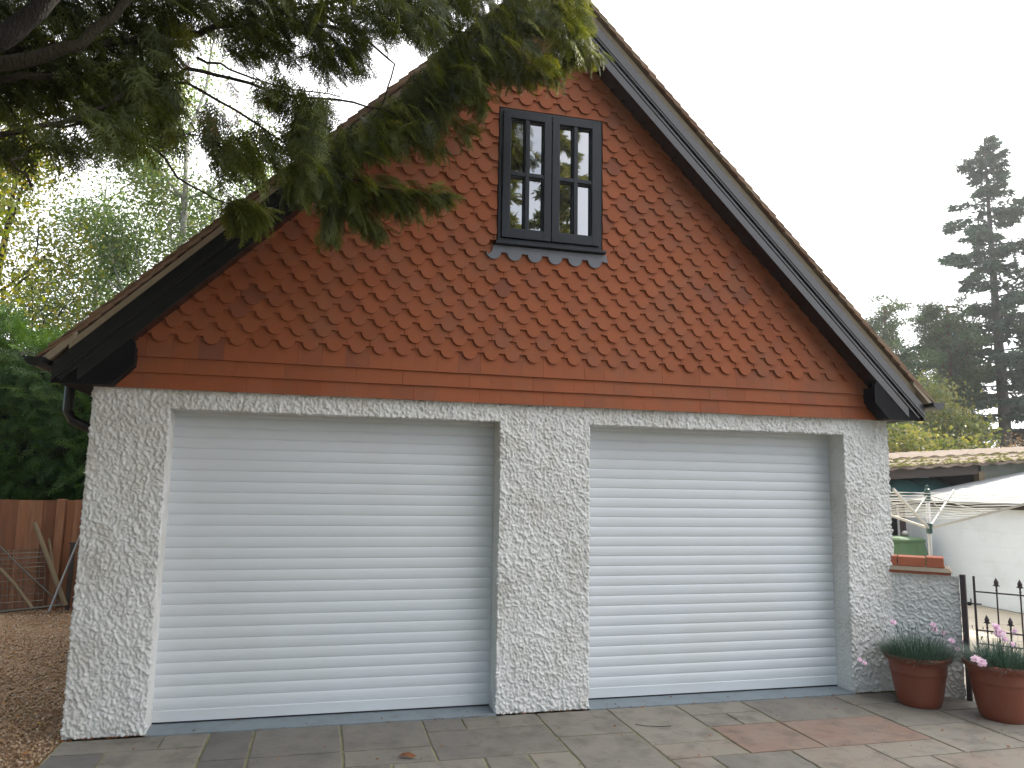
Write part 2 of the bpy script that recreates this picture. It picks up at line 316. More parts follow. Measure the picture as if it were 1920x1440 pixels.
# hung tiles ----------------------------------------------------------
WX0,WX1,WZ0,WZ1=.2074,1.0596,3.497,4.59
HW=5.535     # tile field is cut to z <= HW-|x-XM|
mb=MB(); PW=.165; XT=.0149; ZB=2.56; g=.099
def shape(kind,xc,zb,h=.205):
    hw=PW/2-.0005
    if kind=='plain': return [(xc-hw,zb),(xc+hw,zb),(xc+hw,zb+h),(xc-hw,zb+h)]
    r=.0555; P=[(xc-hw,zb+r)]
    for k in range(0,13): a=math.pi+math.pi*k/12; P.append((xc+r*math.cos(a),zb+r+r*math.sin(a)))
    P+= [(xc+hw,zb+r),(xc+hw,zb+h),(xc-hw,zb+h)]; return P
def tilestack(rows,tree=None):
    for kind,zb,off in rows:
        k0=int((XA-.1-XT)/PW)-1
        for k in range(k0,k0+42):
            xc=XT+k*PW+off
            P=shape(kind,xc,zb)
            q_=.35 if kind=='plain' else 1; ang=random.gauss(0,.005)*q_; dx=random.gauss(0,.0010)*q_; dz=random.gauss(0,.0014)*q_
            ca,sa=math.cos(ang),math.sin(ang); zc=zb+.2
            P=[(xc+dx+(x-xc)*ca-(z-zc)*sa, zc+dz+(x-xc)*sa+(z-zc)*ca) for x,z in P]
            P=polyclip(P,1,1,HW+XM); P=polyclip(P,-1,1,HW-XM) if P else P
            if P: P=polyclip(P,-1,0,-(XA+.004))
            if P: P=polyclip(P,1,0,XF-.004)
            if not P: continue
            top=zb+.1
            Ps=[P]
            if WX0-PW/2<xc<WX1+PW/2 and WZ0-.19<zb<WZ1:
                Ps=[]; head=zb>WZ1-.1
                if zb<WZ0-.1: Ps=[polyclip(P,0,1,WZ0-.03)]
                else:
                    if xc-PW/2<WX0-.004: Ps.append(polyclip(P,1,0,WX0-.005))
                    elif xc+PW/2>WX1+.018: Ps.append(polyclip(P,-1,0,-(WX1+.014)))
                    if head:
                        U=polyclip(P,0,-1,-(WZ1+.012))
                        if U and xc-PW/2<WX0-.004: U=polyclip(U,-1,0,-(WX0-.0048))
                        elif U and xc+PW/2>WX1+.018: U=polyclip(U,1,0,WX1+.0138)
                        Ps.append(U)
            Ps=[p for p in Ps if p and len(p)>=3]
            if not Ps: continue
            yo=random.gauss(0,.0009)*q_; tw=random.gauss(0,.010)*q_; tp=random.gauss(0,.004)*q_
            f=lambda x,z: -.044+(z-zb)*(.142+tp)+(x-xc)*tw+yo
            th=.0145; cam_=lambda x: -.0022*(1-((x-xc)/(PW/2))**2)
            t=min(1,max(0,random.gauss(.42,.14)))
            if random.random()<.06: t=min(1,t+.4)
            for P in Ps:
                n=len(P); vs=[(x,f(x,z)+cam_(x),z) for x,z in P]+[(x,f(x,z)+th+cam_(x),z) for x,z in P]
                mb.add(vs,[tuple(range(n)),tuple(range(2*n-1,n-1,-1))]+[(i,i+n,(i+1)%n+n,(i+1)%n) for i in range(n)],t)
rows=[('plain',2.236,0),('plain',2.344,PW/2),('plain',2.452,0)]
rows+=[('club',ZB+i*g,(i%2)*PW/2) for i in range(31)]
tilestack(rows)
# remove interior of window: anything fully inside handled above
th_=build('hung_tiles',mb,M['clay'],G)
mb=MB()
for s in (-1,1):   # cut corner tiles beside the eaves boxes
    x0,x1=sorted((XM+s*3.06,XM+s*3.118)); mb=MB(); mb.box(x0,x1,-.03,-.004,2.238,2.33,.5); build('corner_tile',mb,M['clay'],G)
# bargeboards, brackets, soffits --------------------------------------
def slope(s,h0,h1,y0,y1,xa,xb,mbx,tint=.5):
    """strip parallel to the roof slope between heights h0..h1 (z+|x-XM|), |x-XM| from xa to xb"""
    P=[(xa,h0-xa),(xb,h0-xb),(xb,h1-xb),(xa,h1-xa)]
    P=[(XM+s*a,b) for a,b in P]
    if s<0: P=P[::-1]
    mbx.prism(P,1,y0,y1,tint)
for s in (-1,1):
    m1=MB(); slope(s,5.412,5.50,-.205,-.175,0.0,3.165,m1); slope(s,5.50,5.525,-.212,-.175,0,3.06,m1); slope(s,5.525,5.545,-.2045,-.175,0,3.28,m1); slope(s,5.545,5.566,-.222,-.175,0,3.10,m1)
    slope(s,5.566,5.66,-.228,-.175,0,3.305,m1,.6)
    # lower end box
    P=[(2.84,2.505),(2.84,2.368),(2.975,2.228),(3.314,2.228),(3.314,2.345),(3.19,2.44),(3.1,2.56),(2.9,2.62)]
    P=[(XM+s*a,b) for a,b in P]
    if s<0: P=P[::-1]
    mE=MB(); mE.prism(P,1,-.200,-.172); build('bracket_board',mE,M['blackmatt'],G)
    slope(s,5.545,5.566,-.2225,-.2005,3.10,3.31,m1); slope(s,5.50,5.52,-.2125,-.2005,3.06,3.26,m1)
    bb=build('bargeboard',m1,M['black'],G,bevel=.002)
    m2=MB(); slope(s,5.43,5.475,-.1745,-.003,0,2.95,m2,.4); build('soffit',m2,M['black'],G)
    m3=MB(); P=[(2.86,2.50),(2.86,2.375),(2.985,2.236),(3.30,2.236),(3.30,2.34),(3.1,2.5)]
    P=[(XM+s*a,b) for a,b in P]
    if s<0: P=P[::-1]
    m3.prism(P,1,-.1715,-.002,.4)
    x0,x1=sorted((XM+s*3.115,XM+s*3.30)); m3.box(x0,x1,-.001,DEP,2.236,2.26,.4); x0,x1=sorted((XM+s*3.285,XM+s*3.3)); m3.box(x0,x1,-.001,DEP,2.261,2.37,.4)
    build('eaves_box',m3,M['blackmatt'],G)
    # gutter
    gm=MB(); gx=XM+s*3.385; gz=2.375; r=.057; n=10; ys=(-.30,DEP)
    vs=[];fs=[]
    for y in ys:
        for rr in (r,r-.006):
            for k in range(n+1):
                a=math.pi+math.pi*k/n; vs.append((gx+rr*math.cos(a),y,gz+rr*math.sin(a)))
    m=n+1
    for k in range(n): fs+=[(k,k+1,2*m+k+1,2*m+k),(m+k,3*m+k,3*m+k+1,m+k+1),(k,m+k,m+k+1,k+1)]
    gm.add(vs,fs)
    gm.add([(gx+r*math.cos(math.pi+math.pi*k/n),-.3005,gz+r*math.sin(math.pi+math.pi*k/n)) for k in range(n+1)],[tuple(range(n+1))])
    gm.tube([(gx+s*r,-.302,gz),(gx+s*r,DEP,gz)],.008,6)
    build('gutter',gm,M['blackplastic'],G)
dp=MB(); gx=XM-3.385
dp.tube([(gx,.42,2.33),(gx,.42,2.10),(gx+.03,.42,2.04),(XA-.06,.47,1.95),(XA-.045,.48,1.87),(XA-.045,.48,.05)],.034,12)
build('downpipe',dp,M['blackplastic'],G)
# roof tiles -----------------------------------------------------------
mb=MB(); HT=5.735; c45=math.sqrt(.5); cg=.1
for s in (-1,1):
    L_=3.17/c45; nrow=int(L_/cg)+3
    for r in range(nrow):
        # slope distance from ridge to tile tail
        d1=.08+(r+1)*cg; 
        if d1>L_+.31: break
        def pos(d):
            x=d*c45; z=HT-d*c45
            lim=3.15
            pass
            return XM+s*x,z
        xt,zt_=pos(d1); xh,zh=pos(max(d1-.26,0.02)); nx,nz=(s*c45,c45)
        for k in range(39):
            y0=-.262+k*.1655+((r%2)*.0825 if k>0 else 0); y1=-.262+(k+1)*.1655-.002+((r%2)*.0825)
            j=random.gauss(0,.0012); jt=random.gauss(0,.003) if k<2 else 0
            lift=.034+j; a=(xt+nx*lift,zt_+nz*lift+jt); b=(xh+nx*.006,zh+nz*.006); th=.013
            vs=[(a[0]-nx*th,y0,a[1]-nz*th),(a[0]-nx*th,y1,a[1]-nz*th),(b[0]-nx*th,y1,b[1]-nz*th),(b[0]-nx*th,y0,b[1]-nz*th),
                (a[0],y0,a[1]),(a[0],y1,a[1]),(b[0],y1,b[1]),(b[0],y0,b[1])]
            fs=[(0,3,2,1),(4,5,6,7),(0,1,5,4),(1,2,6,5),(2,3,7,6),(3,0,4,7)]
            if s<0: fs=[f[::-1] for f in fs]
            mb.add(vs,fs,min(1,max(0,random.gauss(.5,.25))))
rt=build('roof',mb,M['rooftile'],G)
mb=MB(); mb.tube([(XM,-.27+k*.3,HT+.0) for k in range(22)],.075,14,.4); build('ridge_tile',mb,M['rooftile'],rt)
mb=MB()
for s in (-1,1):
    slope(s,5.664,HT-.02,-.226,-.03,.0,3.22,mb,.4); slope(s,5.70,HT+.004,-.258,-.03,3.18,3.385,mb,.1)
    slope(s,5.60,5.655,-.02,DEP,.0,3.2,mb,.8)
build('verge_mortar',mb,M['mortar'],rt)
# window ---------------------------------------------------------------
WN=MB(); yb=-.005
def fr(mbx,x0,x1,z0,z1,w,y0,y1,wt=None,wb=None,t=.5):
    wt=wt or w; wb=wb or w
    mbx.box(x0,x0+w,y0,y1,z0,z1,t); mbx.box(x1-w,x1,y0,y1,z0,z1,t)
    mbx.box(x0+w,x1-w,y0+.0008,y1,z1-wt,z1,t); mbx.box(x0+w,x1-w,y0+.0008,y1,z0,z0+wb,t)
fr(WN,WX0,WX1,WZ0,WZ1,.026,-.046,.06)
win=build('window',WN,M['frame'],G,bevel=.002)
xmid=.634
for x0,x1 in ((WX0+.028,xmid-.004),(xmid+.004,WX1-.028)):
    c=MB(); z0,z1=WZ0+.03,WZ1-.028
    sw=.058; fr(c,x0,x1,z0,z1,sw,-.066,.0,wt=.055,wb=.075)
    gx0,gx1,gz0,gz1=x0+sw,x1-sw,z0+.075,z1-.055; xm_=(gx0+gx1)/2; zm=gz0+(gz1-gz0)*.495
    c.box(xm_-.014,xm_+.014,-.060,-.004,gz0,gz1); c.box(gx0,xm_-.0142,-.059,-.004,zm-.014,zm+.014); c.box(xm_+.0142,gx1,-.059,-.004,zm-.014,zm+.014)
    # inner mouldings round every pane
    for a,b in ((gx0,xm_-.0142),(xm_+.0142,gx1)):
        for p,q in ((gz0,zm-.0142),(zm+.0142,gz1)):
            fr(c,a+.0004,b-.0004,p+.0004,q-.0004,.009,-.048,-.012)
    cas=build('casement',c,M['frame'],win,bevel=.0015)
    for a,b in ((gx0,xm_-.0142),(xm_+.0142,gx1)):
        for p,q in ((gz0,zm-.0142),(zm+.0142,gz1)):
            pm=MB(); tx,tz=random.gauss(0,.006),random.gauss(0,.006); cx,cz=(a+b)/2,(p+q)/2
            gx=lambda x,z: -.022+(x-cx)*tx+(z-cz)*tz
            pm.add([(x,gx(x,z),z) for x,z in ((a+.008,p+.008),(b-.008,p+.008),(b-.008,q-.008),(a+.008,q-.008))],[(0,1,2,3)])
            # fix: panes are grandchildren of the garage via window, kept as part of the window
            o=build('pane',pm,M['glass'],win)
    cas.parent=win
mb=MB(); mb.prism([(-.088,WZ0-.030),(.0,WZ0-.030),(.0,WZ0-.002),(-.062,WZ0-.002),(-.088,WZ0-.010)],0,WX0-.022,WX1+.03)
build('sill',mb,M['frame'],win,bevel=.003)
mb=MB(); mb.box(WX1+.001,WX1+.013,-.02,.003,WZ0,WZ1,.5); mb.box(WX0-.005,WX1+.013,-.02,.003,WZ1+.001,WZ1+.011,.1); build('dark_gap_strip',mb,M['dark'],win)  # dark strips set in the gap right of and above the frame
mb=MB(); P=[(.165,3.462)]; zz=3.405
nsc=6; x0=.155; w=(1.112-x0)/nsc*1.0
P=[(x0+.02,3.462),(x0-.012,3.40)]
xs=x0
k0=math.floor((x0-XT)/PW)
P=[(.175,3.462),(.165,3.41),(.14,3.385)]
zb_=ZB+8*g
k=0
cxs=[XT+PW*j+(0) for j in range(1,7)]
for cx in cxs:
    r=.058
    for i in range(0,13):
        a=math.pi+math.pi*i/12; P.append((cx+r*math.cos(a),zb_+.056+r*math.sin(a)))
P+= [(1.115,3.40),(1.10,3.462)]
P=[p for p in P if p[0]>.12]
mb.prism(P,1,-.047,-.0425)
build('lead_apron',mb,M['lead'],win)
# ================================================================== GROUND
def plane(name,x0,x1,y0,y1,z,m,nx=1,ny=1):
    b=MB(); b.add([(x0,y0,z),(x1,y0,z),(x1,y1,z),(x0,y1,z)],[(0,1,2,3)]); o=build(name,b,m); return tag(o,kind='structure')
plane('ground',-250,250,-250,250,-.075,M['earth'])
# paving: module of .275 x .26 m
slabs=[]; gxs=lambda i: .56+.275*i; gys=lambda j: -.03-.26*j
used=set()
def slab(i0,i1,j0,j1,t=None,zz=None): slabs.append((i0,i1,j0,j1,t if t is None else min(1,t+random.choice((-.1,0,.05,.14))))); used.update((i,j) for i in range(i0,i1) for j in range(j0,j1))
G1,G2,G3,BR,RD,PL,DK=.28,.36,.20,.70,.93,.45,.08
for a in [(-11,-9,0,1,G3),(-9,-8,0,1,G2),(-11,-10,1,3,DK),(-10,-8,1,3,G2),(-8,-7,0,2,DK),(-7,-5,0,2,G3),(-8,-7,2,4,DK),(-7,-5,2,4,G3),(-5,-3,2,3,G1),
          (-3,-2,0,1,G1),(-2,0,0,1,G2),(-3,0,1,3,G3),(-4,-2,3,5,BR-.15),(-2,-1,3,4,G1),(-1,0,3,5,G2),(0,2,0,2,G1),(0,2,2,5,G2),
          (2,4,0,3,G2),(2,4,3,4,BR-.12),(4,6,0,1,G2),(4,5,1,2,PL),(5,6,1,2,G2),(6,9,0,2,G2),(4,6,2,4,BR),(6,9,2,4,RD),
          (9,11,0,1,G1),(9,11,1,3,G1),(2,3,4,5,PL),(3,5,4,6,G1),(5,7,4,6,PL),(7,9,4,5,PL),(9,11,3,5,PL),(7,8,5,6,PL),(8,11,5,7,BR-.2),(11,13,0,2,G1),(11,14,2,4,G2),(11,12,4,6,G1)]: slab(*a)
slabs[8]=(-5,-3,2,3,G1)
slab(-5,-3,0,1,DK+.05) if False else None
for a in [(-5,-3,0,2,DK+.04)]: slab(*a)
r2=random.Random(4)
for j in range(0,36):
    for i in range(-11,30):
        if (i,j) in used: continue
        w,h=r2.choice([(2,2),(3,2),(2,1),(1,1),(2,3),(1,2)])
        while w>1 and any((i+a,j) in used or i+a>=30 for a in range(w)): w-=1
        while h>1 and any((i+a,j+b) in used for a in range(w) for b in range(h)): h-=1
        slab(i,i+w,j,j+h,r2.choice([G1,G2,G3,PL,G1,G2,BR-.15]))
mb=MB()
def flag(x0,x1,y0,y1,t,gap=.0075):
    # irregular hand-cut outline, softened edge
    x0+=gap+random.uniform(-.002,.002);x1-=gap+random.uniform(-.002,.002);y0+=gap;y1-=gap
    n=7; P=[]
    def edge(a,b,k):
        for q in range(k):
            u=q/k; p=(a[0]+(b[0]-a[0])*u,a[1]+(b[1]-a[1])*u); P.append((p[0]+random.uniform(-.0032,.0032),p[1]+random.uniform(-.0032,.0032)))
    edge((x0,y0),(x1,y0),n);edge((x1,y0),(x1,y1),n);edge((x1,y1),(x0,y1),n);edge((x0,y1),(x0,y0),n)
    cx,cy=(x0+x1)/2,(y0+y1)/2; z=random.gauss(0,.0007); tx,ty=random.gauss(0,.0012),random.gauss(0,.0012)
    H=lambda x,y: z+(x-cx)*tx+(y-cy)*ty
    ins=[(x+(.006 if x<cx else -.006)*(abs(x-cx)>.3*(x1-x0)),y+(.006 if y<cy else -.006)*(abs(y-cy)>.3*(y1-y0))) for x,y in P]
    m=len(P); vs=[(x,y,-.03) for x,y in P]+[(x,y,H(x,y)-.003) for x,y in P]+[(x,y,H(x,y)) for x,y in ins]
    fs=[(i,(i+1)%m,m+(i+1)%m,m+i) for i in range(m)]+[(m+i,m+(i+1)%m,2*m+(i+1)%m,2*m+i) for i in range(m)]+[tuple(range(2*m,3*m))]
    mb.add(vs,fs,t)
for i0,i1,j0,j1,t in slabs:
    x0,x1=gxs(i0),gxs(i1); y1,y0=gys(j0),gys(j1)
    if i0==-11: x0=-2.505
    flag(x0,x1,y0,y1,(t if t is not None else .3)+random.uniform(-.03,.03))
tag(build('paving',mb,M['flag']),kind='structure')
mb=MB(); mb.box(-2.51,gxs(30),gys(36),-.029,-.06,-.0075); tag(build('paving_joints',mb,M['joint']),kind='structure')
# patio behind the gate (beyond the low wall line)
mb=MB()
for i in range(12):
    for j in range(14):
        x0=3.74+i*.9; y0=-.025+j*.6+(.0); mb.box(x0+.004,min(x0+.896,8.36) if x0<8.36 else x0+.896,y0+.004,y0+.596,-.06,-.002+random.uniform(-.001,.001),random.uniform(.3,.7)) if x0<8.3 and y0<5.2 else None
tag(build('patio',mb,M['patio']),kind='structure')
mb=MB(); mb.box(3.735,8.37,-.026,5.6,-.0745,-.012); tag(build('patio_joints',mb,M['joint']),kind='structure')
# gravel
N=160; xs=np.linspace(-13,-2.515,N); ys=np.linspace(-9,9,220); XX,YY=np.meshgrid(xs,ys); P=np.stack([XX,YY,0*XX],-1).reshape(-1,3)
P[:,2]=-.022+.018*(vnoise(P,2.2,4)-.5)+.012*(vnoise(P,9,5)-.5); P[:,2]-=.012*np.clip((P[:,0]+2.9)/.4,0,1)
ids=np.arange(N*220).reshape(220,N); F=np.stack([ids[:-1,:-1],ids[:-1,1:],ids[1:,1:],ids[1:,:-1]],-1).reshape(-1,4)
tag(npmesh('gravel',P,F,np.full(len(F),.5),M['gravel'],smooth=True),kind='structure')
def rotm(n):
    q=rng.normal(size=(n,4)); q/=np.linalg.norm(q,axis=1)[:,None]; w,x,y,z=q.T
    return np.stack([np.stack([1-2*(y*y+z*z),2*(x*y-z*w),2*(x*z+y*w)],-1),np.stack([2*(x*y+z*w),1-2*(x*x+z*z),2*(y*z-x*w)],-1),np.stack([2*(x*z-y*w),2*(y*z+x*w),1-2*(x*x+y*y)],-1)],1)
def scatter(name,proto_v,proto_f,pos,size,R,tint,m,parent=None,kind=None,jit=0):
    n=len(pos); pv=np.asarray(proto_v,float); pf=np.asarray(proto_f)
    Vv=np.einsum('nij,kj->nki',R,pv)*np.asarray(size).reshape(n,1,-1 if np.ndim(size)>1 else 1)+pos[:,None,:]
    F=(pf[None]+(np.arange(n)*len(pv))[:,None,None]).reshape(-1,pf.shape[1])
    t=np.repeat(tint,len(pf))
    o=npmesh(name,Vv.reshape(-1,3),F,t,m,parent)
    if kind: tag(o,kind=kind)
    return o
octv=[(1,0,0),(-1,0,0),(0,1,0),(0,-1,0),(0,0,.6),(0,0,-.6)]; octf=[(0,2,4),(2,1,4),(1,3,4),(3,0,4),(2,0,5),(1,2,5),(3,1,5),(0,3,5)]
n=26000; px=-2.53-rng.random(n)**1.3*3.2; py=-1.6+rng.random(n)*7.0; pos=np.stack([px,py,-.018+rng.random(n)*.008],1)
scatter('pebbles',octv,octf,pos,.006+.009*rng.random(n),rotm(n),np.clip(rng.normal(.4,.28,n),0,1),M['pebble'],kind='stuff')
# leaf litter: curled leaves
lv=[(-1,-.1,0),(0,-.55,.15),(1,0,.35),(0,.55,.15)]; lf=[(0,1,2),(0,2,3)]
n=2600; px=-2.5-rng.random(n)*3; py=-1+rng.random(n)*6.3; a=[np.stack([px,py,np.full(n,-.004)],1)]
# drift along the foot of the pillars and specks on the flags
for x0,x1,y0,y1,k in ((-2.5,-2.0,-.05,-.008,60),(.3,.98,-.04,-.008,40),(3.27,3.6,-.04,-.01,14),(1,3.2,-.06,-.02,30),(-2,.2,-.07,-.02,30),(-2.0,.25,.0,.19,26),(1,3.25,.0,.19,18),(-2.4,4,-1.5,-.05,230)):
    a.append(np.stack([x0+rng.random(k)*(x1-x0),y0+rng.random(k)*(y1-y0),np.full(k,.006)],1))
pos=np.concatenate(a); n=len(pos); sz=.008+.014*rng.random(n)**2; sz[2600:]*=.72
an=rng.random(n)*6.28; tl=rng.normal(0,.35,n); c,s=np.cos(an),np.sin(an); ct,st=np.cos(tl),np.sin(tl)
Rm=np.stack([np.stack([c,-s*ct,s*st],-1),np.stack([s,c*ct,-c*st],-1),np.stack([0*c,st,ct],-1)],1)
ti=np.clip(rng.normal(.45,.3,n),0,1); ti[2600:]*=.35
scatter('leaf_litter',lv,lf,pos,sz,Rm,ti,M['litter'],kind='stuff')
mb=MB(); p=np.array([-.445,-.74,.01]); 
mb.add([p+(-.05,.012,0),p+(-.02,.03,.012),p+(.02,.012,.02),p+(.06,-.02,.006),p+(.03,-.028,.0),p+(-.015,-.014,.010)],[(0,5,1),(1,5,2),(2,5,4),(2,4,3)],.1)
tag(build('fallen_leaf',mb,M['litter'],org=(-.445,-.74,0)),'curled dark brown leaf lying on the paving before the left roller door','leaf')
mb=MB(); mb.tube([(1.17,-.42,.004),(1.22,-.47,.006),(1.30,-.50,.006),(1.40,-.50,.004)],.0022,5,.1)
tag(build('twig',mb,M['bark'],org=(1.28,-.46,0)),'thin dark curved twig on the paving before the right roller door','twig')
# ================================================================== LOW WALL, GATE, POTS
lw=thing('low_wall','low roughcast wall capped with red bricks beside the iron gate','wall',(3.86,-.15,0))
def lwall(A,B,back,h):
    A,B=np.array(A),np.array(B); L=np.linalg.norm(B-A); d=(B-A)/L; return A,B,d,L
A=np.array([3.66,.03]);B0=np.array([3.975,-.268]);C0=np.array([4.035,-.335]); D=np.array([.70,-.714])
d=(B0-A)/np.linalg.norm(B0-A); nrm=np.array([-d[1],d[0]])
bk=nrm*.2
R=[((A[0],A[1],0),(d[0],d[1],0),Z,np.linalg.norm(B0-A),.955)]
e=(C0-B0); Le=np.linalg.norm(e); e=e/Le; R.append(((B0[0],B0[1],0),(e[0],e[1],0),Z,Le,.955))
f=(C0+bk-C0); Lf=np.linalg.norm(f); f=f/Lf; R.append(((C0[0],C0[1],0),(f[0],f[1],0),Z,Lf,.955))
roughcast('wall',R,None,parent=lw,amp=.011,seed=21,mask=lambda V: np.ones(len(V)))
dv=d; q=lambda a,b,z: (A[0]+dv[0]*a+nrm[0]*b, A[1]+dv[1]*a+nrm[1]*b, z)
def lbox(mbx,a0,a1,b0,b1,z0,z1,t=.5,skew=0):
    vs=[q(a0,b0,z0),q(a1,b0,z0),q(a1,b1,z0),q(a0,b1,z0),q(a0+skew,b0+skew,z1),q(a1-skew,b0+skew,z1),q(a1-skew,b1-skew,z1),q(a0+skew,b1-skew,z1)]
    mbx.add(vs,[(0,3,2,1),(4,5,6,7),(0,1,5,4),(1,2,6,5),(2,3,7,6),(3,0,4,7)],t)
mb=MB(); lbox(mb,-.02,.475,-.025,.24,.958,.978,.3); build('tile_course',mb,M['brick'],lw,bevel=.003)
mb=MB(); lbox(mb,-.02,.49,-.035,.25,.979,1.012,.6,skew=.026); build('mortar_fillet',mb,M['mortar'],lw,bevel=.004)
mb=MB(); lbox(mb,.01,.435,.0,.2,1.0125,1.03,.3); build('cap_mortar',mb,M['mortar'],lw)
mb=MB(); a=.008
for w in (.085,.21,.135): lbox(mb,a,a+w-.009,-.008,.208,1.0135,1.092+random.uniform(-.003,.003),random.uniform(.2,.8)); a+=w
build('brick_cap',mb,M['brick'],lw,bevel=.004)
GA=np.array([4.05,-.36]);GD=np.array([.62,-.785])
def gp(t,z,off=0): return np.array([GA[0]+GD[0]*t+GD[1]*off*-1*-1, GA[1]+GD[1]*t-GD[0]*off, z])
gpost=MB(); gpost.obox((GA[0]+GD[0]*.004,GA[1]+GD[1]*.004,.487),(GD[0]*.019,GD[1]*.019,0),(-GD[1]*.03,GD[0]*.03,0),(0,0,.487))
tag(build('gate_post',gpost,M['iron'],org=(GA[0],GA[1],0),bevel=.002),'square dark iron gate post against the end of the low wall','post')
gate=thing('garden_gate','purple black wrought iron gate with arrow finials and wire netting behind the terracotta pots','gate',(*gp(.08,0)[:2],0))
def bar(mbx,p,q_,w=.006): mbx.tube([p,q_],w,6)
for z in (.848,.55,.448,.08):
    m=MB(); bar(m,gp(.08,z),gp(.93,z),.0065); build('rail',m,M['iron'],gate)
for t in (.08,.93):
    m=MB(); m.obox(gp(t,.50),(GD[0]*.008,GD[1]*.008,0),(-GD[1]*.008,GD[0]*.008,0),(0,0,.468)); build('stile',m,M['iron'],gate)
def finial(t,z):
    m=MB(); m.lathe([(.0065,z-.105),(.010,z-.10),(.0065,z-.095),(.006,z-.085),(.007,z-.07),(.006,z-.062),(.010,z-.058),(.018,z-.04),(.010,z-.018),(.003,z-.006),(.0005,z)],*gp(t,0)[:2],n=8)
    for s in (-1,1):
        pts=[gp(t+s*.004,z-.066),gp(t+s*.014,z-.058),gp(t+s*.024,z-.066)]; m.tube(pts,[.007,.0075,.002],5)
    pts=[gp(t,z-.066,.004),gp(t,z-.058,.012),gp(t,z-.066,.022)]; m.tube(pts,[.006,.006,.002],5); return m
k=0
for t in np.arange(.231,.9,.1555):
    m=MB(); bar(m,gp(t,.03),gp(t,.88),.006); b=build('bar',m,M['iron'],gate); build('finial',finial(t,.969),M['iron'],b,smooth=True)
for t in np.arange(.1525,.92,.1555):
    m=MB(); bar(m,gp(t,.03),gp(t,.585),.006); b=build('bar',m,M['iron'],gate); build('finial',finial(t,.675),M['iron'],b,smooth=True)
m=MB(); bar(m,gp(.005,.752),gp(.125,.752),.0055); m.obox(gp(.04,.748),(GD[0]*.012,GD[1]*.012,0),(-GD[1]*.006,GD[0]*.006,0),(0,0,.014)); bar(m,gp(.052,.74),gp(.052,.79),.005); build('latch',m,M['blackplastic'],gate)
m=MB()
for z in np.arange(.10,.54,.05): m.tube([gp(.08,z,.012),gp(.93,z+random.uniform(-.004,.004),.012)],.0011,4)
for t in np.arange(.10,.93,.05): m.tube([gp(t,.06,.012),gp(t+random.uniform(-.003,.003),.545,.012)],.0011,4)
build('wire_netting',m,M['greymetal'],gate)
# pots
def blade(mbx,p,dirv,L,w,droop,t):
    dirv=np.array(dirv,float); side=np.cross(dirv,(0,0,1)); side/=np.linalg.norm(side)+1e-6
    pts=[]; cur=np.array(p,float); d=dirv.copy(); k=4
    for i in range(k+1):
        ww=w*(1-i/k)**.7*.5+.0002; pts+= [cur-side*ww,cur+side*ww]; cur=cur+d*L/k; d=d+np.array((0,0,-droop/k)); d/=np.linalg.norm(d)
    mbx.add(pts,[(2*i,2*i+1,2*i+3,2*i+2) for i in range(k)],t)
def flower(p,r,facing,parent,first):
    m=MB(); f=np.array(facing,float); f/=np.linalg.norm(f); a=np.cross(f,(.3,.2,1)); a/=np.linalg.norm(a); b=np.cross(f,a)
    for layer in range(3):
        rr=r*(1-.24*layer); nn=8
        for k in range(nn):
            th=2*math.pi*(k+.37*layer)/nn+random.uniform(-.15,.15); dr_=a*math.cos(th)+b*math.sin(th); tn=-a*math.sin(th)+b*math.cos(th)
            up=f*(.12+.3*layer)*r; tip=p+dr_*rr+up+f*random.uniform(-.2,.2)*r
            m.add([p+f*.05*r,p+dr_*rr*.6-tn*rr*.34+up*.8,tip-tn*rr*.22,tip+tn*rr*.22,p+dr_*rr*.6+tn*rr*.34+up*.8],[(0,1,2,3,4)],random.uniform(.2,.9))
    m.tube([p-f*.6*r,p+f*.05*r],[.12*r,.25*r],6)
    o=build('flower',m,M['petal'],parent); return o
def pot(cx,cy,lab,rt=.245,rb=.135,h=.395):
    t=thing('plant_pot',lab,'plant pot',(cx,cy,0),'terracotta coloured pots beside the gate')
    m=MB(); prof=[(.001,.0),(rb-.006,0),(rb,.006)]
    for k in range(1,13):
        u=k/12; r=rb+(rt-.028-rb)*(u**.80); prof.append((r,.006+u*(h-.055)))
        if k==9: prof+= [(r+.004,.006+u*(h-.055)+.004),(r+.004,.006+u*(h-.055)+.008)]
    prof+= [(rt-.022,h-.046),(rt-.004,h-.036),(rt+.002,h-.018),(rt-.004,h-.003),(rt-.014,h),(rt-.024,h-.004),(rt-.03,h-.03),(rt-.05,h-.09)]
    m.lathe(prof,cx,cy,64); build('body',m,M['terracotta'],t,smooth=True)
    m=MB(); m.lathe([(rt-.036,h-.05),(.1,h-.03),(.001,h-.022)],cx,cy,24); build('soil',m,M['soil'],t,smooth=True)
    return t
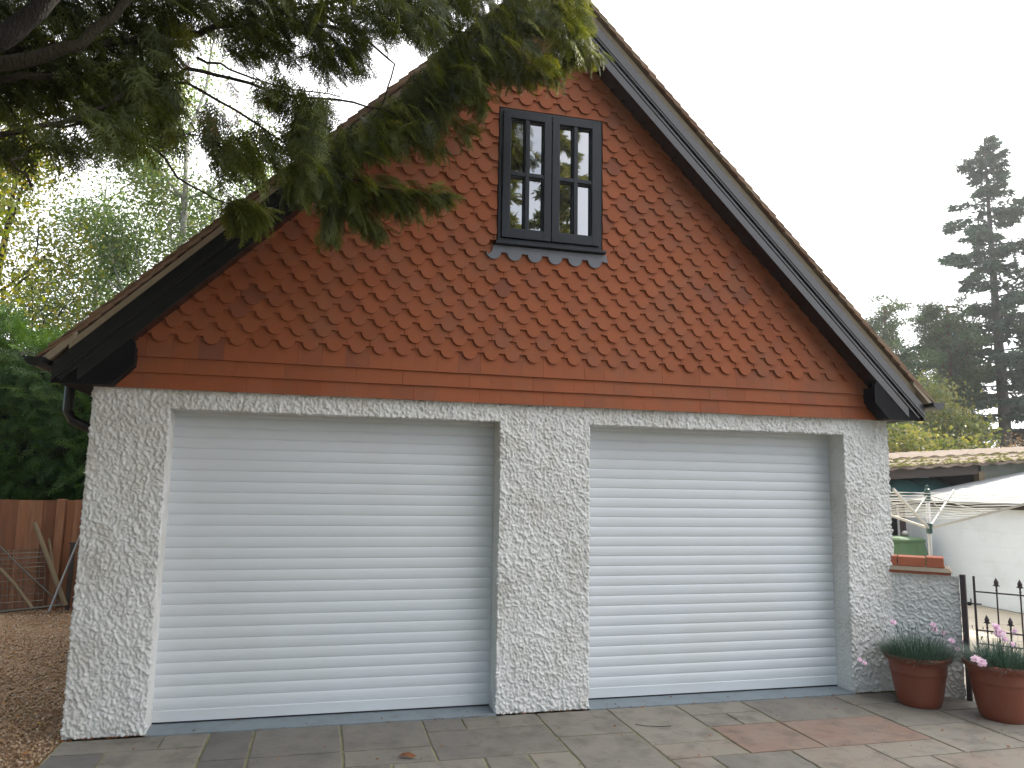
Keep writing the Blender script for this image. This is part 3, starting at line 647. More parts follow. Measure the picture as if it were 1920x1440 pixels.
def dianthus(cx,cy,lab,flowers,h=.37,R=.215,seed=1,nb=2500):
    random.seed(seed); t=thing('dianthus_plant',lab,'plant',(cx,cy,h),'pink flowering plants in pots')
    m=MB()
    for i in range(nb):
        a=random.uniform(0,6.283); r=R*math.sqrt(random.random()); p=(cx+r*math.cos(a),cy+r*math.sin(a),h-.03+.015*random.random())
        lean=.25+1.0*r/R; d=np.array((math.cos(a)*lean+random.gauss(0,.45),math.sin(a)*lean+random.gauss(0,.45),1.0+random.gauss(0,.25))); d/=np.linalg.norm(d)
        L=random.uniform(.07,.22)*(1.1-.15*r/R)
        blade(m,p,d,L,random.uniform(.004,.0065),random.uniform(.1,.8),min(1,max(0,random.gauss(.42,.25))))
    build('foliage',m,M['dianthusleaf'],t)
    st=MB(); ends=[]
    for (u,v,y,r) in flowers:
        p=at(u,v,y); base=np.array((cx+(p[0]-cx)*.35,cy+(p[1]-cy)*.35,h)); mid=(base+p)/2+np.array((0,0,.03+.03*random.random()))
        if p[2]<h+.02: mid=np.array((cx+(p[0]-cx)*.72,cy+(p[1]-cy)*.72,h+.07))
        st.tube([base,mid,p],.0014,5,.3); ends.append((p,r))
    for i in range(16):
        a=random.uniform(0,6.28); r=R*random.random()*.8; b=np.array((cx+r*math.cos(a),cy+r*math.sin(a),h)); q_=b+np.array((random.gauss(0,.05)+.06*math.cos(a),random.gauss(0,.05)+.06*math.sin(a),random.uniform(.12,.24)))
        st.tube([b,(b+q_)/2+(0,0,.01),q_],.0011,4,.4); st.tube([q_,q_+(0,0,.018)],[.003,.0035],5,.3)
    build('stems',st,M['dianthusleaf'],t)
    for p,r in ends:
        r=r*1.3
        toward=CAM-p; toward/=np.linalg.norm(toward); flower(p,r,toward*.6+np.array((random.gauss(0,.3),random.gauss(0,.3),.6)),t,0)
    return t
P1=(3.565,-.375); P2=(3.915,-.80)
pot(*P1,'terracotta coloured pot standing against the foot of the right pillar',rt=.238,rb=.148,h=.375)
pot(*P2,'terracotta coloured pot at the right edge in front of the iron gate',rt=.25,rb=.155,h=.40)
dianthus(*P1,'blue green tufted plant with pink flowers in the pot by the pillar',[(1675,1167,-.45,.019),(1750,1172,-.4,.018),(1753,1181,-.4,.018),(1612,1237,-.45,.014),(1621,1243,-.45,.014),(1784,1202,-.42,.020),(1795,1218,-.45,.018),(1803,1203,-.3,.018),(1769,1187,-.3,.016),(1793,1160,-.3,.016)],h=.355,seed=3)
dianthus(*P2,'green tufted plant with larger pink flowers in the pot by the gate',[(1867,1176,-.8,.026),(1873,1188,-.82,.028),(1830,1237,-.95,.028),(1841,1243,-.95,.026),(1884,1199,-.75,.019),(1898,1209,-.8,.020),(1903,1184,-.7,.018),(1880,1187,-.75,.018)],h=.38,seed=8)
random.seed(11)
# ================================================================== LEFT YARD: FENCE, POLES, WIRE GATE
def board_fence(x0,x1,y,w,h,lab,tw=.35,narrow=False):
    t=thing('board_fence',lab,'fence',((x0+x1)/2,y,0))
    m=MB(); x=x0; i=0
    while x<x1-.01:
        ww=min(w*random.uniform(.93,1.06),x1-x); hh=h+random.uniform(-.006,.006)
        yy=y-random.uniform(0,.004)
        if narrow: m.prism([(x,yy-.022),(x+ww+.012,yy-.002),(x+ww+.012,yy+.006),(x,yy-.008)],2,-.03,hh,random.random())
        else: m.box(x+.0015,x+ww-.0015,yy-.014,yy+.006,-.03,hh,random.random()*.8)
        x+=ww
    build('boards',m,M['fence'],t)
    m=MB(); 
    for z in (.25,h-.25): m.box(x0,x1,y+.012,y+.05,z,z+.07,.4)
    build('rail',m,M['fence'],t); return t
board_fence(-9.2,-4.26,5.33,.30,1.335,'brown stained fence of wide boards left of the fence post')
board_fence(-4.15,-1.5,5.33,.085,1.34,'brown stained fence of narrow upright boards beside the garage corner',narrow=True)
m=MB(); m.box(-4.255,-4.16,5.26,5.36,-.03,1.35,.6); tag(build('fence_post',m,M['fence'],org=(-4.2,5.3,0),bevel=.004),'square brown post joining the wide and narrow board fences','post')
m=MB(); m.box(-4.03,-3.985,5.17,5.215,-.03,.80,.1); m.box(-4.045,-3.97,5.165,5.22,.80,.815,.1)
tag(build('stake',m,M['oldtimber'],org=(-4.0,5.2,0)),'short dark stake standing before the narrow board fence','stake')
def pole(name,lab,pts,r,m_,cat='pole'):
    m=MB(); m.tube(pts,r,9); return tag(build(name,m,m_,org=tuple(pts[-1]),smooth=False),lab,cat)
pole('wooden_pole','thick greenish brown pole leaning across the wire gate',[at(65,980,5.24),at(93,1055,5.12),at(123,1136,4.98)],[.026,.028,.030],M['log'])
pole('wooden_stick','thin crooked stick leaning behind the thick pole',[at(92,1010,5.27),at(99,1060,5.18),at(104,1080,5.12),at(122,1130,5.02)],[.014,.015,.014,.013],M['log'],'stick')
pole('metal_pole','slim grey pole leaning the other way against the garage side',[at(152,1000,5.0),at(120,1078,4.95),at(92,1146,4.9)],[.011,.0125,.014],M['greymetal'])
wg=thing('wire_gate','rusty wire mesh gate panel leaning against the brown fence','wire gate',tuple(at(60,1140,4.98)))
tl,tr_,br,bl=at(-70,1034,5.22),at(86,1029,5.22),at(119,1134,4.98),at(-70,1156,4.95)
m=MB(); m.tube([bl,br],.016,6,.3); m.tube([br,br+(tr_-br)*.12],.014,6); m.tube([bl,tl],.014,6); build('frame',m,M['rustmetal'],wg)
m=MB(); m.tube([at(0,1066,5.12),at(30,1098,5.08),at(62,1142,4.97)],.019,6,.6); build('brace',m,M['log'],wg)
m=MB(); m.tube([at(-10,1014,5.2),at(30,1055,5.12),at(117,1136,4.99)],.009,6,.4); build('brace',m,M['rustmetal'],wg)
m=MB(); br2=at(80,1143,4.97)
for z in np.concatenate([np.linspace(0,.12,3),np.linspace(.15,.30,3),np.linspace(.38,.96,6)]):
    a=tl+(bl-tl)*z; b=tr_+(br2-tr_)*z; m.tube([a,(a+b)/2+(0,0,random.uniform(-.012,.006)),b+(random.uniform(-.02,.02),0,random.uniform(-.01,.01))],.0042,4,random.random())
for x in np.linspace(.02,1,16):
    a=tl+(tr_-tl)*x; b=bl+(br2-bl)*x; m.tube([a,(a+b)/2+(random.uniform(-.01,.01),0,0),b],.003,4,random.random())
build('wire_mesh',m,M['rustmetal'],wg)
# ================================================================== RIGHT YARD
ob=thing('outbuilding','low white block outbuilding with a pale sheet roof beyond the patio','outbuilding',(9.6,2,0))
m=MB(); x0=8.39
hh=1.47; z=0; j=0
ysum=[-3.5+.45*k for k in range(20)]
for r in range(7):
    zb_=r*.215; zt_=min(zb_+.209,hh)
    off=(r%2)*.225
    m.box(x0+.0,x0+.1,-3.6,5.28,zb_,zt_,.45+random.uniform(-.06,.06))
m.box(x0+.004,x0+.11,-3.59,5.27,0,hh-.005,.2)
build('wall',m,M['whitewall'],ob,bevel=.003)
m=MB(); m.box(x0+.12,11.2,5.18,5.28,0,1.5,.4); build('end_wall',m,M['whitewall'],ob); m=MB(); m.box(x0+.12,11.2,-3.6,-3.5,0,1.5,.4); build('end_wall',m,M['whitewall'],ob)
m=MB(); yb0,yb1=-3.8,5.34; m.add([(8.28,yb0,1.49),(8.28,yb1,1.49),(11.4,yb1,2.06),(11.4,yb0,2.06),(8.28,yb0,1.465),(8.28,yb1,1.465),(11.4,yb1,2.035),(11.4,yb0,2.035)],[(0,3,2,1),(4,5,6,7),(0,1,5,4),(1,2,6,5),(2,3,7,6),(3,0,4,7)])
build('roof',m,M['roofsheet'],ob)
m=MB(); m.box(8.33,8.36,yb0,yb1,1.40,1.462,.2); build('fascia',m,M['oldtimber'],ob)
m=MB(); m.tube([at(1697,1060,4.8)*(1,1,0)+(0,0,.02),at(1697,1060,4.8)*(1,1,0)+(0,0,1.45)],.045,8); tag(build('downpipe',m,M['iron'],org=(8.0,4.8,0)),'dark downpipe beside the white outbuilding wall','pipe')
m=MB(); a=at(1679,1000,4.9); m.box(a[0]-.12,a[0]+.04,4.88,4.95,.85,1.42); tag(build('folded_cover',m,M['dark'],org=(a[0],4.9,.85),bevel=.02),'dark blue black cover hanging behind the green bin','cover')
# green bin
bn=thing('garden_bin','light green plastic bin half hidden behind the brick capped wall','bin',(7.72,4.5,0))
def frust(m,cx,cy,prof,sx=1,sy=1,n=28,p=4):
    vs=[];k=0
    for r,z in prof:
        for i in range(n):
            a=2*math.pi*i/n; c,s=math.cos(a),math.sin(a); q_=(abs(c)**p+abs(s)**p)**(-1/p); vs.append((cx+sx*r*q_*c,cy+sy*r*q_*s,z))
    fs=[]
    for j in range(len(prof)-1):
        for i in range(n): fs.append((j*n+i,j*n+(i+1)%n,(j+1)*n+(i+1)%n,(j+1)*n+i))
    fs.append(tuple((len(prof)-1)*n+i for i in range(n))); m.add(vs,fs)
m=MB(); frust(m,7.72,4.5,[(.38,0),(.345,.60),(.355,.61),(.355,.63),(.34,.64),(.30,.86)]); build('body',m,M['bin'],bn)
m=MB(); frust(m,7.72,4.5,[(.31,.861),(.315,.90),(.29,.925),(.1,.94)]); build('lid',m,M['bin'],bn)
m=MB(); m.lathe([(.001,.94),(.05,.945),(.055,.99),(.03,1.02),(.001,1.025)],7.80,4.45,12); tag(build('steel_cup',m,M['greymetal'],org=(7.8,4.45,.94),smooth=True),'small shiny steel cup standing on the green bin','cup')
# open shed with oil tank
sh=thing('open_shed','open fronted shed with a mossy sheet roof and dark timber beam','shed',(10,7,0))
zl=lambda x: 1.995+(x-8.44)*.066
m=MB()
nx=90; xs_=np.linspace(6.6,16,nx)
for row,(ya,yb,za,zb_) in enumerate(((5.22,7.0,.0,.10),(6.9,9.2,.135,.235))):
    vs=[];n2=2
    for x in xs_:
        wv=.018*math.sin(x*43); vs+= [(x,ya,zl(x)+za+wv),(x,yb,zl(x)+zb_+wv),(x,ya,zl(x)+za+wv+.05),(x,yb,zl(x)+zb_+wv+.05)]
    fs=[]
    for i in range(nx-1): a=i*4; fs+= [(a,a+4,a+5,a+1),(a+2,a+3,a+7,a+6),(a,a+2,a+6,a+4),(a+1,a+5,a+7,a+3)]
    m.add(vs,fs,.5)
rf=build('roof',m,M['mossroof'],sh)
mm=MB()
for i in range(420):
    x=random.uniform(7.5,13); r=random.uniform(.02,.07); y=random.choice([5.2,5.25,5.9,6.6,6.95])+random.uniform(-.02,.1); z=zl(x)+.052+(y-5.22)*.056
    mm.add([(x-r*2,y,z),(x+r*2,y,z),(x,y-r*.6,z+.1*r),(x,y+r,z+r*.5),(x,y,z+r*.8)],[(0,2,4),(2,1,4),(1,3,4),(3,0,4)],random.random())
build('moss',mm,mat('moss_cushion',(.10,.105,.02),(.20,.18,.04),(.26,.2,.12),rough=1),rf)['kind']='stuff'
m=MB(); m.add([(6.6,5.3,zl(6.6)-.16),(10.15,5.3,zl(10.15)-.16),(10.15,5.3,zl(10.15)+.0),(6.6,5.3,zl(6.6)+.0),(6.6,5.38,zl(6.6)-.16),(10.15,5.38,zl(10.15)-.16),(10.15,5.38,zl(10.15)+.0),(6.6,5.38,zl(6.6)+.0)],[(0,1,2,3),(4,7,6,5),(0,4,5,1),(3,2,6,7),(1,5,6,2),(0,3,7,4)])
build('beam',m,M['oldtimber'],sh)
m=MB(); m.box(10.16,10.28,5.3,5.42,0,2.0,.8); build('post',m,M['log'],sh)
m=MB(); m.add([(10.285,5.38,0),(16,5.38,0),(16,5.38,zl(16)),(10.285,5.38,zl(10.285)+.0),(10.285,5.5,0),(16,5.5,0),(16,5.5,zl(16)),(10.285,5.5,zl(10.285))],[(0,1,2,3),(4,7,6,5),(0,3,7,4),(3,2,6,7)])
build('side_wall',m,M['greywall'],sh)
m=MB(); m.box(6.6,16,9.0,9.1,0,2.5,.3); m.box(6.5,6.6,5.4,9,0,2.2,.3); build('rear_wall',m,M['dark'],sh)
tk=thing('oil_tank','rounded dark green plastic oil tank inside the open shed','tank',(9.75,6.7,0))
m=MB(); n=22; xs_=[9.0,9.05,9.2,9.45,9.6,9.7,9.72,9.9,10.1,10.3,10.45,10.58,10.64]; rr=[.25,.40,.50,.525,.51,.46,.50,.55,.55,.51,.44,.33,.2]
vs=[];
for x,r in zip(xs_,rr):
    for i in range(n): a=2*math.pi*i/n; vs.append((x,6.35+r*math.cos(a)*.95,1.34+r*math.sin(a)))
fs=[(j*n+i,j*n+(i+1)%n,(j+1)*n+(i+1)%n,(j+1)*n+i) for j in range(len(xs_)-1) for i in range(n)]; fs+= [tuple(range(n-1,-1,-1)),tuple((len(xs_)-1)*n+i for i in range(n))]
m.add(vs,fs); build('body',m,M['tank'],tk,smooth=True)
m=MB(); m.box(8.95,9.62,5.85,6.3,1.872,1.89); m.box(9.0,9.55,5.9,6.25,1.8905,1.902); build('lid',m,M['tank'],tk,bevel=.01)
m=MB(); m.box(8.9,10.6,5.8,6.9,.0,.76); build('plinth',m,M['greywall'],tk)
# rotary airer
ra=thing('rotary_airer','aluminium rotary clothes airer with green hubs standing on the patio','clothes airer',(6.15,2.2,0))
c=np.array((6.15,2.2,0)); r_=np.array((.731,-.682,0)); aw=np.array((.682,.731,0))
m=MB(); m.tube([c,c+(0,0,1.66)],.0225,12); build('pole',m,M['alu'],ra,smooth=True)
for z0,z1,r in ((1.13,1.25,.034),(1.52,1.63,.034)):
    m=MB(); m.lathe([(.02,z0),(r,z0+.005),(r,z1-.005),(r+.008,z1-.004),(r+.008,z1),(.02,z1+.004)],6.15,2.2,14); m.box(6.15-.045,6.15+.045,2.19,2.21,z1-.04,z1-.01); build('hub',m,M['greenplastic'],ra)
m=MB(); m.lathe([(.03,1.634),(.03,1.66),(.014,1.67),(.016,1.70),(.008,1.715),(.001,1.717)],6.15,2.2,12); build('top_cap',m,M['greenplastic'],ra)
tips=[]
for th in (77,167,257,347):
    a=math.radians(th); dv_=r_*math.cos(a)+aw*math.sin(a); tip=c+dv_*1.42+(0,0,1.655); tips.append((dv_,tip))
    base=c+dv_*.03+(0,0,1.2); m=MB(); sd=np.cross(dv_,(0,0,1)); ax=(tip-base)/2; upv=np.cross(sd,ax/np.linalg.norm(ax)); m.obox((tip+base)/2,ax,sd*.010,upv*.014); build('arm',m,M['alu'],ra)
    m=MB(); mid=base+(tip-base)*.42; m.tube([c+dv_*.03+(0,0,1.585),mid],.008,6); build('strut',m,M['alu'],ra)
m=MB()
for k in range(10):
    f=.30+.07*k
    for i in range(4):
        p0=c+(0,0,1.2)+(tips[i][1]-c-(0,0,1.2))*f; p1=c+(0,0,1.2)+(tips[(i+1)%4][1]-c-(0,0,1.2))*f; md=(p0+p1)/2-(0,0,.012+.02*f*random.random()); m.tube([p0,md,p1],.0028,4,.5,cap=False)
build('lines',m,M['line'],ra)
# ================================================================== VEGETATION
def frond_proto(nside=13, sub=4, droop=.25, w=.026, seed=0, spread=52):
    r=random.Random(seed); V=[];F=[]
    def tri(p,d,L,w_):
        s=np.array((-d[1],d[0],r.uniform(-.5,.5))); s/=np.linalg.norm(s)
        b=len(V); V.extend([p-s*w_,p+s*w_,p+d*L]); F.append((b,b+1,b+2))
    ax=lambda t: np.array((t,.03*math.sin(t*5+seed),-droop*t*t))
    for i in range(8): 
        p=ax(i/8); q=ax((i+1.3)/8); tri(p,(q-p)/np.linalg.norm(q-p),np.linalg.norm(q-p),w*.5*(1-i/9))
    for i in range(nside*2):
        t=.06+.9*i/(nside*2); s=1 if i%2 else -1; a=math.radians(spread+r.uniform(-9,9))*s
        d=np.array((math.cos(a),math.sin(a),-.18-.5*droop+r.uniform(-.12,.12))); d/=np.linalg.norm(d)
        L=(.40*(1-t)**.75+.07)*r.uniform(.8,1.15); p=ax(t); tri(p,d,L,w*.55)
        for k in range(sub):
            u=(k+.7)/(sub+.5); s2=1 if k%2 else -1; a2=a+math.radians(36)*s2+r.uniform(-.15,.15)
            d2=np.array((math.cos(a2),math.sin(a2),-.25-.6*droop+r.uniform(-.2,.2))); d2/=np.linalg.norm(d2)
            tri(p+d*L*u,d2,L*.42*(1.15-u*.5),w*.6)
    return np.array(V),np.array(F)
def frame_R(d,n):
    d=d/np.linalg.norm(d,axis=1)[:,None]; y=np.cross(n,d); y/=np.linalg.norm(y,axis=1)[:,None]+1e-9; z=np.cross(d,y)
    return np.stack([d,y,z],-1)
class Leaves:
    def __init__(s): s.V=[];s.F=[];s.T=[];s.n=0
    def put(s,proto,pos,d,n,size,tint):
        pv,pf=proto; R=frame_R(d,n); k=len(pos); size=np.asarray(size)
        Vv=np.einsum('nij,kj->nki',R,pv)*size[:,None,None]+pos[:,None,:]
        F=pf[None]+(np.arange(k)*len(pv))[:,None,None]+s.n
        s.V.append(Vv.reshape(-1,3)); s.F.append(F.reshape(-1,3)); s.T.append(np.repeat(tint,len(pf))); s.n+=k*len(pv)
    def make(s,name,m,parent=None): 
        return npmesh(name,np.concatenate(s.V),np.concatenate(s.F),np.concatenate(s.T),m,parent)
PROT=[frond_proto(nside=12,sub=4,seed=i,droop=dr) for i,dr in enumerate((.15,.3,.5,.7))]
PROT_S=[frond_proto(nside=8,sub=2,seed=i+9,droop=dr,w=.034) for i,dr in enumerate((.15,.35,.6))]
def inpoly(x,y,poly):
    c=np.zeros(len(x),bool); j=len(poly)-1
    for i in range(len(poly)):
        xi,yi=poly[i]; xj,yj=poly[j]
        c^=((yi>y)!=(yj>y))&(x<(xj-xi)*(y-yi)/(yj-yi+1e-12)+xi); j=i
    return c
def atv(u,v,y):
    d=FWD[None]+RGT[None]*((u-960)/FP)[:,None]+UPV[None]*((720-v)/FP)[:,None]
    return CAM[None]+d*((y-CAM[1])/d[:,1])[:,None]
LV=Leaves()
def fill(poly,n,y0,y1,Ls,tint=.45,tsd=.2,base=(1,-.35,-.5),spreadv=.5,down=.0,clump=None):
    us=[p[0] for p in poly]; vs=[p[1] for p in poly]; U=[];W=[]
    while sum(map(len,U))<n:
        u=rng.uniform(min(us),max(us),4*n+50); v=rng.uniform(min(vs),max(vs),4*n+50); k=inpoly(u,v,poly)
        if clump:  # leave gaps: keep only where low-frequency noise is high
            q=vnoise(np.stack([u,v,0*u],1),1/clump[0],31); k&=q>clump[1]
        U.append(u[k]);W.append(v[k])
    u=np.concatenate(U)[:n]; v=np.concatenate(W)[:n]; y=rng.uniform(y0,y1,n); P=atv(u,v,y)
    d=np.array(base,float)[None]+rng.normal(0,spreadv,(n,3)); nn=np.array((0,-.2,1.))[None]+rng.normal(0,.45,(n,3))
    L=rng.uniform(Ls[0],Ls[1],n); P=P-d/np.linalg.norm(d,axis=1)[:,None]*L[:,None]*.5
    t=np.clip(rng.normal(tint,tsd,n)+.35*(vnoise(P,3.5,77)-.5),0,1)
    w=rng.integers(0,len(PROT),n)
    for i in range(len(PROT)):
        k=w==i
        if k.any(): LV.put(PROT[i],P[k],d[k],nn[k],L[k],t[k])
    return P
def bough(path,n,hw,Ls,tint=.5,tsd=.15,yj=.12,hang=.5):
    """drooping sprays set out along a bough given by photo pixels (u,v,y)"""
    pts=np.array([at(*p) for p in path]); seg=np.linalg.norm(np.diff(pts,axis=0),axis=1); cum=np.concatenate([[0],np.cumsum(seg)])
    s=rng.uniform(0,cum[-1],n); i=np.clip(np.searchsorted(cum,s)-1,0,len(seg)-1); f=(s-cum[i])/seg[i]
    P=pts[i]+(pts[i+1]-pts[i])*f[:,None]; ax=(pts[i+1]-pts[i])/seg[i][:,None]
    side=rng.normal(0,1,(n,3)); side-=ax*(side*ax).sum(1)[:,None]; side/=np.linalg.norm(side,axis=1)[:,None]
    d=ax*rng.uniform(.5,1.2,n)[:,None]+side*rng.uniform(.2,.9,n)[:,None]+np.array((0,0,-hang))
    nn=np.array((0,-.3,1.))[None]+rng.normal(0,.35,(n,3)); P=P+side*rng.uniform(0,hw,n)[:,None]
    L=rng.uniform(Ls[0],Ls[1],n)*(1-.35*s/cum[-1]); t=np.clip(rng.normal(tint,tsd,n),0,1); w=rng.integers(0,len(PROT),n)
    for k_ in range(len(PROT)):
        k=w==k_
        if k.any(): LV.put(PROT[k_],P[k],d[k],nn[k],L[k],t[k])
    return pts
cyp=thing('overhanging_conifer','large dark conifer reaching in from the left with drooping sprays over the garage gable','tree',(-6.2,-1.6,0))
m=MB(); m.tube([(-6.2,-1.6,-.1),(-6.15,-1.6,2),(-6.2,-1.55,5),(-6.1,-1.6,9),(-6.1,-1.6,13)],[.42,.36,.28,.18,.05],14)
build('trunk',m,M['bark'],cyp,smooth=True)
def limb(path,r,start=None):
    pts=[at(*p) for p in path]
    if start is not None: pts=[np.array(start)]+pts
    # smooth a little
    q=[pts[0]]
    for a,b in zip(pts[:-1],pts[1:]):
        for k in (1,2,3): q.append(a+(b-a)*k/3+(np.array((random.gauss(0,.006),random.gauss(0,.006),random.gauss(0,.006))) if k<3 else 0))
    n=len(q); rad=[r[0]+(r[1]-r[0])*(i/(n-1))**.8 for i in range(n)]
    m=MB(); m.tube(q,rad,9,random.random()); return build('limb',m,M['bark'],cyp,smooth=True)
limb([(-30,88,-2.3),(50,35,-2.3),(110,-20,-2.3),(200,-110,-2.3),(330,-260,-2.2),(480,-420,-2.1)],(.062,.006),(-6.15,-1.6,4.2))
limb([(-60,130,-2.0),(60,110,-2.0),(150,85,-2.0),(215,30,-2.0),(270,-40,-2.0),(350,-130,-1.9),(480,-210,-1.8)],(.045,.006),(-6.15,-1.6,4.0))
limb([(-40,100,-1.7),(67,93,-1.7),(187,80,-1.6),(333,63,-1.5),(433,47,-1.4),(533,20,-1.3),(640,0,-1.2),(760,-12,-1.1),(900,-5,-1.1)],(.030,.006),(-6.15,-1.6,4.3))
limb([(-30,150,-1.9),(40,140,-1.9),(133,147,-1.8),(233,155,-1.7),(290,148,-1.7),(350,128,-1.6),(433,147,-1.5),(533,177,-1.4),(633,187,-1.3),(720,205,-1.2),(800,240,-1.1)],(.020,.0045),(-6.15,-1.6,3.8))
limb([(-30,253,-2.2),(30,248,-2.2),(117,230,-2.1),(200,198,-2.0),(267,157,-1.9)],(.014,.009),(-6.15,-1.6,3.1))
limb([(290,142,-1.65),(350,155,-1.55),(417,193,-1.45),(483,233,-1.4),(567,287,-1.3),(633,327,-1.2),(700,350,-1.1),(790,362,-1.0),(850,366,-.95)],(.009,.003))
limb([(143,230,-2.1),(233,247,-2.0),(293,280,-1.9),(333,333,-1.8),(400,372,-1.7),(470,392,-1.5)],(.010,.003))
limb([(-30,255,-2.0),(60,240,-2.0),(150,232,-2.0),(300,255,-1.9),(380,256,-1.8)],(.010,.003))
limb([(60,350,-2.4),(20,300,-2.4),(80,276,-2.3),(180,300,-2.2)],(.006,.002))
limb([(370,108,-1.6),(430,130,-1.5),(560,170,-1.4),(640,182,-1.3)],(.008,.003))
limb([(560,40,-1.4),(650,60,-1.3),(760,60,-1.2),(860,60,-1.1),(960,60,-1.0),(1060,70,-.95),(1125,100,-.9)],(.012,.004),None)
limb([(610,300,-1.25),(620,360,-1.2),(618,440,-1.15)],(.005,.002))
limb([(600,20,-1.3),(680,70,-1.3),(740,120,-1.2),(720,190,-1.15),(680,240,-1.1)],(.010,.003))
# dense dark roof of sprays over the top left
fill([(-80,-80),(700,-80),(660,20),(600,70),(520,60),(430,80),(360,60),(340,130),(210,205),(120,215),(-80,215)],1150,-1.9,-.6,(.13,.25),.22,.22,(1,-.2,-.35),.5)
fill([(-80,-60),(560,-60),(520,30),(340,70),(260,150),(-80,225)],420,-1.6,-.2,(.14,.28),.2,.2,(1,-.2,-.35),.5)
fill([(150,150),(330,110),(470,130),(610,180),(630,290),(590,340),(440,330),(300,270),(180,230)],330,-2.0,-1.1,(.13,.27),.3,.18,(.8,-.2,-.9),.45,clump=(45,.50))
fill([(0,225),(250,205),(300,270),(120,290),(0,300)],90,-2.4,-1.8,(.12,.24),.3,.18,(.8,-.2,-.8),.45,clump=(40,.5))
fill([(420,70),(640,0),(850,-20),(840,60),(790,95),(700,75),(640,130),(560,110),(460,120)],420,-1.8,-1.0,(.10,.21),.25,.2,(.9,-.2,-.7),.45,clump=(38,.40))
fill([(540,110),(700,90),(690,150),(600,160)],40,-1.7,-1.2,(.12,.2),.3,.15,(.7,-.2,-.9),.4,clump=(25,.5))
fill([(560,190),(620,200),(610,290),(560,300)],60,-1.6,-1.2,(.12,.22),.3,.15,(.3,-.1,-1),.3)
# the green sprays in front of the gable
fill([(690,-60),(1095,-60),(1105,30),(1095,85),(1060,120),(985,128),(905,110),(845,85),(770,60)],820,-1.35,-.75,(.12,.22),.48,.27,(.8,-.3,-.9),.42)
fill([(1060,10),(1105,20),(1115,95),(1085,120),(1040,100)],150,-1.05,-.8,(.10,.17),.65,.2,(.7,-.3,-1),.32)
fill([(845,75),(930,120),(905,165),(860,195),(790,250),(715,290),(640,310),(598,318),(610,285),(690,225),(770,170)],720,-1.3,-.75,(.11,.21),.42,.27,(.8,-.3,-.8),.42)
bough([(860,150,-1.0),(905,185,-.95),(900,205,-.9)],40,.05,(.12,.2),.5)
bough([(780,200,-1.0),(840,230,-.95),(882,238,-.9)],70,.06,(.12,.22),.5)
bough([(740,240,-1.0),(800,262,-.95),(826,285,-.9)],45,.05,(.12,.2),.5)
bough([(610,310,-1.15),(680,345,-1.05),(760,360,-1.0),(835,366,-.95)],210,.07,(.12,.22),.52,hang=.45)
bough([(800,362,-1.0),(850,368,-.95)],30,.04,(.08,.14),.72,hang=.25)
bough([(600,300,-1.2),(616,350,-1.15),(622,400,-1.1),(622,440,-1.1)],120,.06,(.12,.2),.4,hang=.9)
bough([(640,330,-1.2),(655,380,-1.1),(690,410,-1.0),(718,432,-.95)],110,.05,(.12,.2),.42,hang=.7)
bough([(700,350,-1.1),(745,385,-1.0),(790,398,-1.0)],45,.04,(.1,.18),.45,hang=.7)
bough([(570,300,-1.3),(560,330,-1.3),(545,362,-1.25)],70,.07,(.12,.2),.35,hang=.8)
bough([(420,372,-1.6),(455,388,-1.5),(486,392,-1.45)],75,.06,(.13,.22),.6,hang=.55)
bough([(930,110,-.95),(1000,130,-.9),(1060,128,-.88)],110,.06,(.12,.2),.55,hang=.9)
bough([(1060,80,-.95),(1100,100,-.9),(1128,108,-.88)],60,.05,(.1,.18),.68,hang=.8)
# sprays along the limbs between the trunk and the garage, outside the left and upper edge of the view
n=34000; P=np.stack([rng.uniform(-9.2,.6,n),rng.uniform(-4.4,.3,n),rng.uniform(2.9,10.8,n)],1)
D_=P-CAM; w_=D_@FWD; uu=960+FP*(D_@RGT)/w_; vv=720-FP*(D_@UPV)/w_
k=((uu<-150)|(vv<-170)|(w_<.1))&((P[:,0]+5.6)**2/(13+14*(P[:,2]<7))+(P[:,1]+1.8)**2/7+((P[:,2]-5.5)/5.2)**2<1); P=P[k]; n=len(P)
for i in range(3):
    k=np.arange(n)%3==i; LV.put(PROT_S[i],P[k],rng.normal(0,.6,(k.sum(),3))+np.array((.6,-.2,-.5)),rng.normal(0,.4,(k.sum(),3))+np.array((0,0,1.)),rng.uniform(.20,.34,k.sum()),rng.uniform(.1,.7,k.sum()))
# unseen foliage added over and behind the photographer to darken reflections and left facade
n=5200; P=np.stack([rng.uniform(-10,-1.0,n),rng.uniform(-12.5,-5.6,n),rng.uniform(2.6,10.5,n)],1); P=P[(P[:,0]+6.2)**2/16+(P[:,1]+6.5)**2/40<1.6]; n=len(P)
for i in range(3):
    k=np.arange(n)%3==i; LV.put(PROT_S[i],P[k],rng.normal(0,1,(k.sum(),3))+np.array((.6,-.3,-.3)),rng.normal(0,.5,(k.sum(),3))+np.array((0,0,1.)),rng.uniform(.55,.95,k.sum()),rng.uniform(.1,.6,k.sum()))
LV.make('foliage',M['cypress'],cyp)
# a few dead brown sprays caught in the limbs
Lb=LV; LV=Leaves()
for (u,v) in ((352,112),(355,135),(430,150),(436,168),(492,185),(390,215),(402,236),(180,245),(446,210)):
    n=9; P=at(u,v,-1.6)[None]+rng.normal(0,.02,(n,3)); LV.put(PROT_S[2],P,np.array((.1,0,-1.))[None]+rng.normal(0,.2,(n,3)),rng.normal(0,1,(n,3)),rng.uniform(.05,.09,n),rng.uniform(0,.5,n))
LV.make('dead_sprays',M['litter'],cyp); LV=Lb
